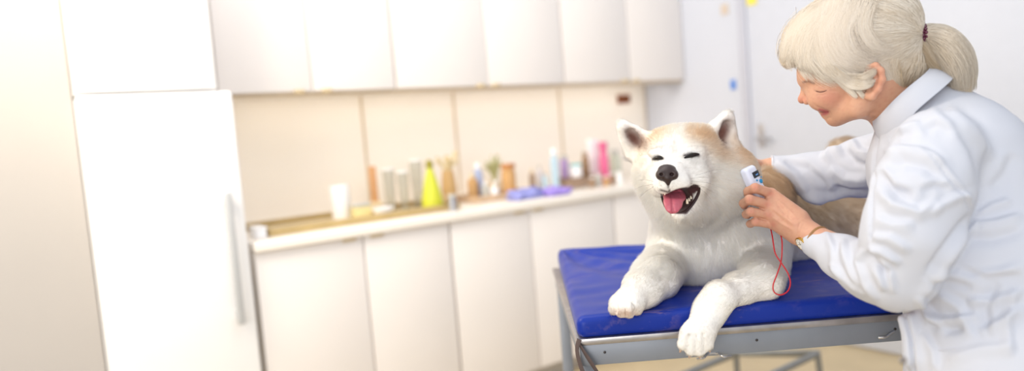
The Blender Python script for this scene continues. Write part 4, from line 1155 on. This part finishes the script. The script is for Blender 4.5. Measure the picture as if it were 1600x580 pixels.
# swept locks framing the face: guides in picture points with a lift off the hair volume
def lock(pts, width, cnt, lift=.004, side=1):
    pts = np.asarray(pts, float); m = 24
    tt = np.linspace(0, len(pts) - 1, m)
    base = np.stack([np.interp(tt, range(len(pts)), pts[:, i]) for i in range(2)], 1)
    for _ in range(3): base[1:-1] = (base[:-2] + 2 * base[1:-1] + base[2:]) / 4
    tn = np.gradient(base, axis=0); tn /= np.linalg.norm(tn, axis=1)[:, None]; nm = np.stack([-tn[:, 1], tn[:, 0]], 1)
    off = rs.normal(size=cnt) * .42; o2 = rs.normal(size=cnt) * .22; ph = rs.uniform(0, 6.28, cnt)
    t0_ = rs.uniform(0, .40, cnt); t1_ = rs.uniform(.80, 1.0, cnt)
    out = np.zeros((cnt, K, 3))
    for k in range(K):
        t = (t0_ + (t1_ - t0_) * k / (K - 1)); f = t * (m - 1); i0 = np.clip(f.astype(int), 0, m - 2); f = (f - i0)[:, None]
        b0 = base[i0] * (1 - f) + base[i0 + 1] * f; n0 = nm[i0] * (1 - f) + nm[i0 + 1] * f
        sp = np.interp(t, [0, .3, .8, 1], [1.0, 1, .8, .5])
        xy = b0 + n0 * (width * (off * sp + o2 * np.sin(t * 5 + ph)))[:, None]
        mid = hray(xy[:, 0], xy[:, 1]); dirs = mid - CAM; dirs /= np.linalg.norm(dirs, axis=1)[:, None]
        oc = (mid - Hc) @ HB.T; dd_ = dirs @ HB.T; R_ = np.array(SHELL)
        A_ = ((dd_ / R_) ** 2).sum(1); B_ = 2 * ((oc / R_) * (dd_ / R_)).sum(1); C_ = ((oc / R_) ** 2).sum(1) - 1
        disc = np.maximum(B_ * B_ - 4 * A_ * C_, 0); q = np.minimum((-B_ - np.sqrt(disc)) / (2 * A_), 0)
        q = np.where(disc <= 0, 0, q); p = mid + dirs * q[:, None]
        if side < 0: p = p - 2 * HN * ((p - HC) @ HN)[:, None]
        for _ in range(3):
            fv = np.minimum(cap_s.ev(p), head_ev(p)); nd = lift * (.4 + 1.2 * np.abs(np.sin(ph))) - fv
            p = p - HN * side * np.where(nd > 0, nd, 0)[:, None]
        out[:, k] = p
    u, w, d = proj(out[:, K // 2]); c = hair_col(out[:, 2], u, w)
    AS.append(out); AR.append(rs.uniform(.00022, .00036, cnt)); AC.append(c); AN.append(np.tile(-HN * side, (cnt, 1)))
SHELL = (hp(104), hp(96), .088)
head_ops = wsdf.ops[:N_HEAD]
def head_ev(p): return wsdf.ev(p, head_ops)
for side in (1, -1):
    q = 1 if side > 0 else .5
    for pts, wd_, cnt, *lf in (
        ([(1290, 8), (1252, 40), (1240, 72), (1238, 100)], 16, 500),
        ([(1262, 14), (1236, 48), (1226, 78), (1223, 98)], 12, 380),
        ([(1300, 10), (1262, 45), (1252, 80), (1262, 112)], 18, 500),
        ([(1314, -16), (1300, 18), (1280, 55), (1290, 92), (1318, 118)], 18, 650),
        ([(1304, -16), (1290, 30), (1288, 70), (1310, 104), (1345, 124)], 16, 650),
        ([(1314, -16), (1300, 22), (1298, 62), (1322, 98), (1362, 108)], 16, 650),
        ([(1275, 60), (1285, 95), (1312, 122), (1342, 136)], 12, 420),
        ([(1290, 100), (1318, 122), (1348, 124), (1376, 106)], 9, 360, .006),
        ([(1300, 104), (1326, 128), (1352, 132), (1380, 124)], 7, 380, .007),
        ([(1296, 108), (1318, 132), (1334, 146), (1342, 152)], 6, 130),
        ([(1306, 118), (1328, 136), (1348, 138), (1374, 130)], 4, 160, .007),
        ([(1290, 20), (1262, 70), (1256, 105), (1275, 128)], 14, 110), ([(1275, 40), (1262, 90), (1282, 118), (1310, 134)], 12, 150), ([(1330, 120), (1340, 140), (1350, 150), (1360, 152)], 5, 60),
        ([(1250, 70), (1247, 92), (1252, 112), (1262, 128)], 4, 50),
        ([(1342, -16), (1335, 8), (1318, 48), (1332, 84), (1374, 100)], 16, 520), ([(1362, -16), (1355, 6), (1348, 44), (1366, 74), (1404, 82)], 16, 420), ([(1326, -16), (1318, 4), (1304, 44), (1316, 84), (1352, 104)], 18, 400),
        ([(1262, 30), (1238, 68), (1232, 98), (1240, 112)], 9, 60), ([(1296, 96), (1322, 122), (1352, 130), (1374, 124)], 5, 90), ([(1240, 60), (1226, 84), (1222, 104)], 6, 40),
        ([(1370, 96), (1384, 108), (1392, 128), (1400, 146)], 9, 260),
        ([(1400, 90), (1398, 110), (1402, 130), (1412, 142)], 10, 260)):
        lock(pts, wd_, int(cnt * q), lf[0] if lf else .004, side)
make_curves('hair_strands', np.concatenate(AS) - pI, np.concatenate(AR), np.concatenate(AC), hr_m, hroot, np.concatenate(AN))
# ponytail
pt = [(1424, 55, 9), (1444, 54, 10), (1453, 54, 16), (1464, 58, 23), (1482, 72, 30), (1496, 96, 31), (1502, 122, 27), (1503, 148, 17)]
ps = Sdf(); ps.chain([(hpt(x, y), hp(r) * .66) for x, y, r in pt], .004)
ps.chain([(hpt(1446, 64), .005), (hpt(1453, 82), .010), (hpt(1464, 104), .010), (hpt(1478, 125), .008)], .006)
pv, pq = ps.mesh(.003); pv = relax(pv, pq, 2)
pony = qmesh('ponytail', pv - pI, pq, mat('hair_base_shaded', (206, 184, 148), .6, noise=.15, nscale=60), pw)  # core kept browner: inner shading of the ponytail put into its colour
def bundle(pts, cnt, wig=.25, seed=1, k=12, end=.25):
    rs = np.random.RandomState(seed); pts = np.asarray(pts, float); tt = np.linspace(0, len(pts) - 1, k)
    b_ = np.stack([np.interp(tt, range(len(pts)), pts[:, i]) for i in range(3)], 1)
    b_[1:-1] = (b_[:-2] + 2 * b_[1:-1] + b_[2:]) / 4
    a = rs.uniform(0, 6.28, cnt); r = np.sqrt(rs.uniform(.35, 1.05, cnt)); out = np.zeros((cnt, k, 3))
    tn = np.gradient(b_[:, :2], axis=0); tn /= np.linalg.norm(tn, axis=1)[:, None]
    le = rs.uniform(1 - end, 1, cnt); ph = rs.uniform(0, 6.28, cnt)
    for j in range(k):
        jj = j * le; i0 = np.clip(jj.astype(int), 0, k - 2); f = (jj - i0)[:, None]
        c0 = b_[i0] * (1 - f) + b_[i0 + 1] * f; t = tn[i0] * (1 - f) + tn[i0 + 1] * f
        rr = r * c0[:, 2] * (1 + wig * .3 * np.sin(j * .5 + ph)); aa = a + .25 * np.sin(j * .35 + ph)
        x = c0[:, 0] - t[:, 1] * rr * np.cos(aa); y = c0[:, 1] + t[:, 0] * rr * np.cos(aa)
        out[:, j] = hray(x, y) - HN * (rr / F * hd * np.sin(aa))[:, None]
    cen = hpt(1480, 90); nr = out[:, k // 2] - cen; nr /= np.linalg.norm(nr, axis=1)[:, None]
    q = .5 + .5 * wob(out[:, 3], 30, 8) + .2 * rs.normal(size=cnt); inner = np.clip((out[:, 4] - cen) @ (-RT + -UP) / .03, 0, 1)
    mixv = np.clip(.12 + .4 * (1 - q) + .45 * inner, 0, 1)[:, None]  # strands on the inner curve mixed darker as painted shading
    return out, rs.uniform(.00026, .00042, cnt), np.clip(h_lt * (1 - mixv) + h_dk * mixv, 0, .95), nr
Bs = [bundle(pt, 6500, seed=1), bundle([(1434, 60, 7), (1446, 76, 15), (1456, 98, 18), (1476, 118, 13), (1490, 132, 9)], 3500, seed=2),
      bundle([(1430, 55, 8), (1450, 44, 9), (1480, 48, 9), (1508, 82, 8), (1520, 120, 7), (1522, 142, 5)], 500, seed=3),
      bundle([(1428, 66, 6), (1434, 84, 10), (1436, 100, 12), (1448, 112, 8)], 500, seed=4)]
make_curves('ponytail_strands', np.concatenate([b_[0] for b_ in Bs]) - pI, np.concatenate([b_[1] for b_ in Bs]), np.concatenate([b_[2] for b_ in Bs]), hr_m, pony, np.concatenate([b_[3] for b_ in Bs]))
# beaded hair tie
tie = MB(); tm = mat('bead_plum', (92, 28, 58), .2, spec=.8, noise=.2, nscale=200)
ax = RT * .93 + UP * .05; ax /= np.linalg.norm(ax); ax = hpt(1441, 53) - hpt(1429, 56); ax /= np.linalg.norm(ax); e1 = np.cross(ax, HN); e1 /= np.linalg.norm(e1); e2 = np.cross(ax, e1)
for row in range(2):
    for k in range(15):
        a = (k + row * .5) / 15 * 2 * math.pi; c0 = hpt(1442, 54) + ax * (row * .0055) + (e1 * math.cos(a) * .0158 + e2 * math.sin(a) * .0158)
        bmesh.ops.create_icosphere(tie.b, subdivisions=2, radius=.0036, matrix=Matrix.Translation(Vector(c0 - pI)))
tie.build('hair_tie', tm, pw)
MB().tube([hpt(1429, 68, .012) - pI, hpt(1430, 76, .013) - pI], [.0028, .0022], 8).build('tie_bead', mat('bead_white', (236, 232, 226), .3, noise=.05), pw)

# ------------------------------------------------------------------ lab coat
s = Sdf()
s.ell(P(1478, 262, 1.29), (.124, .124, .150), CB, .04)                       # upper back and chest
s.cap(P(1434, 163, 1.335), P(1487, 238, 1.29), .070, .092, .04)
s.cap(P(1488, 275, 1.27), P(1545, 430, 1.21), .112, .130, .05)
s.cap(P(1520, 295, 1.25), P(1592, 410, 1.20), .085, .12, .05)
s.cap(P(1545, 430, 1.21), P(1578, 600, 1.18), .130, .140, .05)
hem = P(1578, 600, 1.16); s.cap(hem, [hem[0] + .03, hem[1], .50], .145, .185, .05)
s.cap(P(1428, 560, 1.17), P(1416, 500, 1.185), .016, .010, .03)
# near sleeve
s.chain([(P(1462, 232, 1.16), .066), (P(1442, 300, 1.13), .068), (P(1420, 370, 1.125), .066), (P(1404, 425, 1.14), .057)], .03)
s.chain([(P(1402, 430, 1.14), .056), (P(1360, 422, 1.19), .047), (P(1315, 402, 1.26), .036), (P(1272, 378, 1.328), .0287)], .022)
# far sleeve
s.chain([(P(1425, 232, 1.43), .064), (P(1350, 262, 1.53), .058), (P(1280, 276, 1.58), .050), (P(1206, 266, 1.60), .034)], .03)
coat_sdf = s
s.cap(P(1281, 382, 1.318), P(1246, 362, 1.37), .0262, .0255, .003, sub=True)
s.cap(P(1213, 267, 1.60), P(1180, 266, 1.62), .0300, .0300, .003, sub=True)
s.cap(hpt(1380, 140), hpt(1408, 160), .066, .048, .01, sub=True)
gv, gq = s.mesh(.0030)
gv = relax(gv, gq, 2)
# trim the sleeve ends square and the hem flat
def cut_end(v, a, b_):
    ax_ = (b_ - a) / np.linalg.norm(b_ - a); t = (v - b_) @ ax_; r = np.linalg.norm(v - b_ - t[:, None] * ax_, axis=1)
    m = (t > 0) & (r < .06) & (t < .06); v = v.copy(); v[m] -= ax_ * (t[m] * .97)[:, None]; return v
gv = cut_end(gv, P(1310, 402, 1.26), P(1273, 379, 1.327)); gv = cut_end(gv, P(1264, 272, 1.585), P(1203, 266, 1.60))
# cloth undulation, then folds
gn = vnormals(gv, gq)
gv = gv + gn * (.0030 * wob(gv, 7, 61) + .0016 * wob(gv * [1, 1, 1.6], 16, 62))[:, None]
U_, D_ = 1.0, -1.0
folds = [
 # near sleeve: elbow creases
 ([(1290, 360), (1303, 388), (1304, 415), (1318, 438)], 4.5, .0035, 0, 1.4), ([(1318, 372), (1322, 398), (1332, 426), (1345, 452)], 5, .0045, 0, 1.4), ([(1350, 390), (1342, 410), (1352, 440), (1372, 470)], 5, .0050, 0, 1.4),
 ([(1356, 392), (1368, 412), (1392, 428)], 5, -.0060, 0, 1.4), ([(1356, 386), (1378, 392), (1408, 412)], 5, .0050, 0, 1.4), ([(1360, 370), (1392, 372), (1424, 392)], 6, .0035, 0, 1.3),
 ([(1362, 402), (1376, 432), (1384, 455)], 4.5, .0045, 0, 1.3), ([(1378, 404), (1392, 430), (1398, 460)], 5, .0030, 0, 1.3), ([(1300, 410), (1320, 436), (1352, 462)], 4, .0030, 0, 1.3),
 # upper sleeve diagonals
 ([(1374, 290), (1398, 320), (1436, 332), (1468, 312)], 7, .0060, 0, 1.25), ([(1372, 266), (1392, 296), (1428, 304)], 7, -.0060, 0, 1.25), ([(1382, 240), (1404, 232), (1440, 236), (1476, 256)], 6, .0050, 0, 1.3),
 ([(1384, 262), (1412, 252), (1446, 258), (1478, 282)], 7, -.0045, 0, 1.3), ([(1366, 340), (1396, 352), (1430, 350)], 7, .0035, 0, 1.25), ([(1452, 338), (1470, 320), (1496, 306), (1518, 306)], 5, .0045, 0, 1.3),
 ([(1438, 300), (1462, 290), (1486, 296)], 6, -.0035, 0, 1.3),
 # armhole seam
 ([(1440, 232), (1470, 262), (1498, 296), (1521, 334)], 1.6, -.0030, 0, 1.35, 'g'), ([(1444, 228), (1474, 258), (1502, 292), (1525, 330)], 3, .0018, 0, 1.35, 'g'),
 # underarm to waist
 ([(1521, 334), (1498, 362), (1470, 400), (1444, 438)], 7, -.0060, 0, 1.4, 'g'), ([(1530, 340), (1508, 372), (1482, 408), (1455, 446), (1432, 476)], 6, .0045, 0, 1.4),
 ([(1524, 338), (1550, 322), (1580, 312)], 6, .0040, 0, 1.4), ([(1520, 352), (1556, 348), (1598, 336)], 6, .0045, 0, 1.4), ([(1512, 372), (1550, 372), (1600, 360)], 7, -.0040, 0, 1.4),
 ([(1440, 430), (1480, 426), (1520, 434), (1562, 426), (1600, 412)], 7, .0030, 0, 1.4), ([(1448, 442), (1484, 440), (1520, 448)], 5, -.0030, 0, 1.4), ([(1500, 424), (1540, 434), (1600, 430)], 6, -.0035, 0, 1.4),
 ([(1432, 462), (1458, 500), (1480, 520)], 6, .0050, 0, 1.4), ([(1442, 490), (1472, 500), (1500, 498), (1530, 492)], 5, .0045, 0, 1.4), ([(1450, 506), (1480, 514), (1508, 512)], 5, -.0040, 0, 1.4),
 ([(1510, 470), (1550, 470), (1600, 452)], 6, .0040, 0, 1.4), ([(1530, 520), (1570, 500), (1600, 478)], 7, .0045, 0, 1.4), ([(1480, 560), (1530, 545), (1590, 540)], 7, .0030, 0, 1.4),
 ([(1460, 455), (1500, 480), (1520, 530)], 7, .0040, 0, 1.4), ([(1560, 440), (1540, 480), (1545, 530)], 7, -.0035, 0, 1.4), ([(1590, 450), (1575, 500), (1580, 560)], 7, .0035, 0, 1.4), ([(1440, 520), (1460, 550), (1462, 580)], 6, .0035, 0, 1.4),
 ([(1412, 490), (1424, 530), (1426, 580)], 3.5, -.0060, 0, 1.4, 'o'), ([(1404, 492), (1402, 540), (1404, 590)], 4, .0030, 0, 1.4, 'o'),
 # back and shoulder
 ([(1452, 168), (1480, 196), (1506, 240), (1520, 290)], 8, .0035, 0, 1.5), ([(1480, 168), (1520, 200), (1552, 250)], 9, .0035, 0, 1.5), ([(1440, 204), (1462, 196), (1490, 210)], 6, -.003, 0, 1.5), ([(1548, 300), (1572, 270), (1585, 240)], 9, -.0035, 0, 1.5),
 ([(1404, 206), (1420, 196), (1440, 192)], 5, .0035, 0, 1.5), ([(1390, 222), (1400, 212), (1424, 206)], 5, -.0030, 0, 1.5),
 # front edge below the collar
 ([(1374, 200), (1366, 240), (1362, 300), (1360, 372)], 2.2, -.0040, 0, 1.5, 'o'),
 # far sleeve
 ([(1212, 252), (1242, 272), (1262, 300), (1290, 318)], 6, .0050, 1.4, 1.8), ([(1226, 250), (1262, 262), (1286, 286), (1300, 312)], 6, -.0045, 1.4, 1.8), ([(1285, 250), (1296, 236), (1316, 232)], 6, .006, 1.4, 1.8),
 ([(1300, 292), (1328, 302), (1358, 300)], 6, -.0060, 1.4, 1.8), ([(1296, 262), (1320, 278), (1358, 282)], 6, .0055, 1.4, 1.8), ([(1318, 232), (1334, 252), (1358, 262)], 6, -.0050, 1.4, 1.8), ([(1330, 218), (1344, 236), (1360, 240)], 5, .0050, 1.4, 1.8), ([(1250, 305), (1290, 312), (1340, 306)], 5, .004, 1.4, 1.8),
]
gv = strokes(gv, gq, [(f[0], f[1], f[2] * 1.6) + tuple(f[3:]) for f in folds])
gv = relax(gv, gq, 1)
coat_m = mat('coat_cotton', (200, 203, 213), .8, bump=.12, bscale=900, bdist=.0004)
coat = qmesh('lab_coat', gv - pI, gq, coat_m, pw)
coat['label'] = 'white cotton coat'
# collar: folded band round the neck
NC = hpt(1412, 156); na = P(1452, 195, 1.32) - hpt(1372, 128); na /= np.linalg.norm(na)
c1 = hpt(1383, 193) - hpt(1443, 112); c1 -= na * (c1 @ na); c1 /= np.linalg.norm(c1); c2 = np.cross(na, c1); c2 = c2 if c2 @ FWD < 0 else -c2; c2 = c2 - na * .22; c2 /= np.linalg.norm(c2)
bm = bmesh.new(); nseg = 72; rows = []
for i in range(nseg + 1):
    a = math.radians(14 + (360 - 28) * i / nseg)                     # opens at the throat
    dirv = c1 * math.cos(a) + c2 * math.sin(a); front = max(0, math.cos(a))
    r0 = .0625 - .002 * math.cos(a)
    prof = [(r0, .016), (r0 - .001, -.004), (r0 + .0035, -.0095), (r0 + .008, -.004), (r0 + .0150, .012), (r0 + .0210 + .006 * front, .028 + .010 * front), (r0 + .0222 + .006 * front, .027 + .010 * front), (r0 + .0185, .0115), (r0 + .0115, -.004), (r0 + .0042, -.0125), (r0 - .004, -.005), (r0 - .0025, .016)]
    rows.append([bm.verts.new(Vector(NC + dirv * rr + na * (zz + .002 * math.sin(a * 3)) - pI)) for rr, zz in prof])
for A_, B_ in zip(rows[:-1], rows[1:]):
    for k in range(len(A_)): bm.faces.new((A_[k], A_[(k + 1) % len(A_)], B_[(k + 1) % len(A_)], B_[k]))
bm.faces.new(rows[0][::-1]); bm.faces.new(rows[-1])
mbx = MB(); mbx.b.free(); mbx.b = bm; mbx.build('collar', coat_m, coat)
# snap button on the front edge, pocket, cuff hem
bp_ = first(coat_sdf, 1410, 563, .0035, .9, 1.6) - pI
bb = MB(); bb.lathe([(0, 0), (.0045, 0), (.0048, .0016), (.0034, .0024), (.0026, .0018), (0, .0018)], seg=20)
qd = Vector(-FWD).to_track_quat('Z', 'Y').to_matrix().to_4x4()
bb.build('snap_button', mat('button_steel', (150, 142, 138), .3, .8, noise=.1), coat, M=Matrix.Translation(Vector(bp_)) @ qd)
def hem_tube(pts, off, r, name='seam'):
    return MB().tube([first(coat_sdf, x, y, off, .9, 1.8) - pI for x, y in pts], r, 6, 4).build(name, coat_m, coat)
hem_tube([(1455, 548), (1500, 546), (1550, 545), (1597, 546)], -.0005, .0016, 'pocket_edge')
hem_tube([(1455, 548), (1452, 562), (1450, 580)], -.0005, .0014, 'pocket_edge')
# trousers and shoes (below the frame)
tr_m = mat('trousers_white', (226, 228, 236), .8, noise=.04, bump=.2, bscale=60)
s = Sdf(); hx, hy = hem[0], hem[1]
for sg in (-1, 1):
    s.chain([((hx + .06 * sg, hy, .80), .065), ((hx + .085 * sg, hy + .01, .48), .075), ((hx + .085 * sg, hy, .08), .06)], .03)
v, q = s.mesh(.008); v = relax(v, q, 2); v[:, 2] = np.maximum(v[:, 2], .05)
qmesh('trousers', v - pI, q, tr_m, pw)
for sg in (-1, 1):
    s = Sdf(); x = hx + .085 * sg
    s.ell((x, hy - .02, .045), (.045, .09, .045), np.eye(3), .02); s.ell((x - .04, hy + .07, .035), (.045, .09, .034), np.eye(3), .04)
    v, q = s.mesh(.005); v[:, 2] = np.maximum(v[:, 2], 0); v = relax(v, q, 1); v[:, 2] = np.maximum(v[:, 2], 0)
    qmesh('shoe', v - pI, q, mat('shoe_white', (230, 230, 232), .5, noise=.05), pw)

# ------------------------------------------------------------------ watch on the near wrist
wc = P(1262, 385, 1.318)
wax = WR_N - EL_N; wax /= np.linalg.norm(wax)
out = -FWD * .60 - UP * .62 - RT * .50; out -= wax * (out @ wax); out /= np.linalg.norm(out)
side = np.cross(wax, out)
wcen = WR_N + wax * -.014
wface = wcen + out * .0262
watch = empty('wristwatch', wface, 0, 'round gold watch with a white dial, half under the coat cuff', 'watch')
Mw = Matrix(((side[0], wax[0], out[0], 0), (side[1], wax[1], out[1], 0), (side[2], wax[2], out[2], 0), (0, 0, 0, 1)))
gold = mat('watch_gold', (214, 172, 92), .22, 1, noise=.05)
MB().lathe([(0, -.006), (.0125, -.006), (.0145, -.004), (.0148, .0005), (.0135, .0018), (.0122, .0012), (0, .0012)], seg=36).build('case', gold, watch, M=Mw)
dl = MB().lathe([(0, .0011), (.0122, .0011), (.0122, .0014), (0, .0014)], seg=36).build('dial', mat('dial_white', (246, 244, 238), .4, noise=.02), watch, M=Mw)
hb_ = MB(); blk = mat('watch_hands', (40, 36, 34), .4, noise=.05)
for k in range(12):
    a = k * math.pi / 6; r1, r2 = .0092, .0112
    hb_.tube([(math.cos(a) * r1, math.sin(a) * r1, .0016), (math.cos(a) * r2, math.sin(a) * r2, .0016)], .00028, 6)
hb_.tube([(0, 0, .0018), (.0055, .003, .0018)], .0004, 6); hb_.tube([(0, 0, .0019), (-.003, .008, .0019)], .0003, 6)
hb_.build('hands', blk, dl, M=Mw)
MB().lathe([(0, 0), (.0018, 0), (.0020, .003), (0, .003)], seg=12).build('crown', gold, watch, M=Matrix.Translation(Vector(side * .0145)) @ Matrix.Rotation(math.radians(90), 4, Vector(wax)))
stp = []
for k in range(24):
    a = k / 24 * 2 * math.pi; stp.append(wcen - wax * .016 + (out * math.cos(a) * .0262 + side * math.sin(a) * .0262) - wface)
MB().tube(stp, .0030, 8, 0, True, flat=.35).build('strap', mat('watch_strap', (150, 110, 66), .5, noise=.15, nscale=80), watch)

# ------------------------------------------------------------------ handheld scanner with a red cord
sy = P(1182.2, 259, 1.40) - P(1189.5, 276, 1.40); sy /= np.linalg.norm(sy)   # towards the top end of the case
sn = -FWD * .80 + RT * .48 - UP * -.10; sn -= sy * (sn @ sy); sn /= np.linalg.norm(sn)
sx = np.cross(sy, sn)
scn = P(1182, 281, 1.410)
sca = empty('scanner', scn, 0, 'white handheld scanner with blue buttons, held against the dog by the woman', 'scanner')
Ms = np.array([sx, sy, sn])
s = Sdf(); s.box(scn - sn * .0105 - sy * .004, (.0165, .034, .0105), .0075, Ms, .004); s.cap(scn - sn * .0105 - sy * .03, scn - sn * .0125 - sy * .085, .0095, .0095, .02)
v, q = s.mesh(.0016); v = relax(v, q, 1)
MS4 = Matrix(((sx[0], sy[0], sn[0], 0), (sx[1], sy[1], sn[1], 0), (sx[2], sy[2], sn[2], 0), (0, 0, 0, 1)))
qmesh('casing', v - scn, q, mat('scanner_white', (222, 228, 246), .35, noise=.02), sca)
disp = MB().box(-.0045, .0140, .004, .0165, -.001, .0012, .0006).build('screen', mat('screen_dark', (46, 52, 62), .15, noise=.05), sca, M=MS4)
tx = MB(); lcd = mat('screen_digits', (110, 170, 240), .5, noise=.05)
for k in range(3): tx.box(.0020 + k * .0028, .0039 + k * .0028, .008, .0105, .0012, .0015)
tx.build('digits', lcd, disp, M=MS4)
for (x, y, r, nm) in ((.000, -.0015, .0020, 'button'), (.0100, -.0065, .0044, 'button'), (-.0105, -.0085, .0034, 'button'), (.0150, .0005, .0012, 'button')):
    MB().lathe([(0, 0), (r, 0), (r, .0008), (r * .7, .0014), (0, .0014)], seg=20).build(nm, mat('button_cyan', (40, 150, 205), .35, noise=.03), sca, M=MS4 @ Matrix.Translation((x, y, .0004)))
cordp = [(1203, 352, 1.40), (1207, 371, 1.372), (1211, 395, 1.345), (1220, 410, 1.335), (1231, 427, 1.325), (1235, 442, 1.322), (1231, 455, 1.32), (1220, 461, 1.32), (1210, 457, 1.322), (1208, 446, 1.324), (1214, 429, 1.332), (1220, 411, 1.342), (1222, 390, 1.352), (1221, 372, 1.365), (1214, 352, 1.40)]
MB().tube([P(*c_) - scn for c_ in cordp], .00125, 8, 6).build('cord', mat('cord_red', (190, 16, 32), .5, noise=.15, nscale=600), sca)
# end
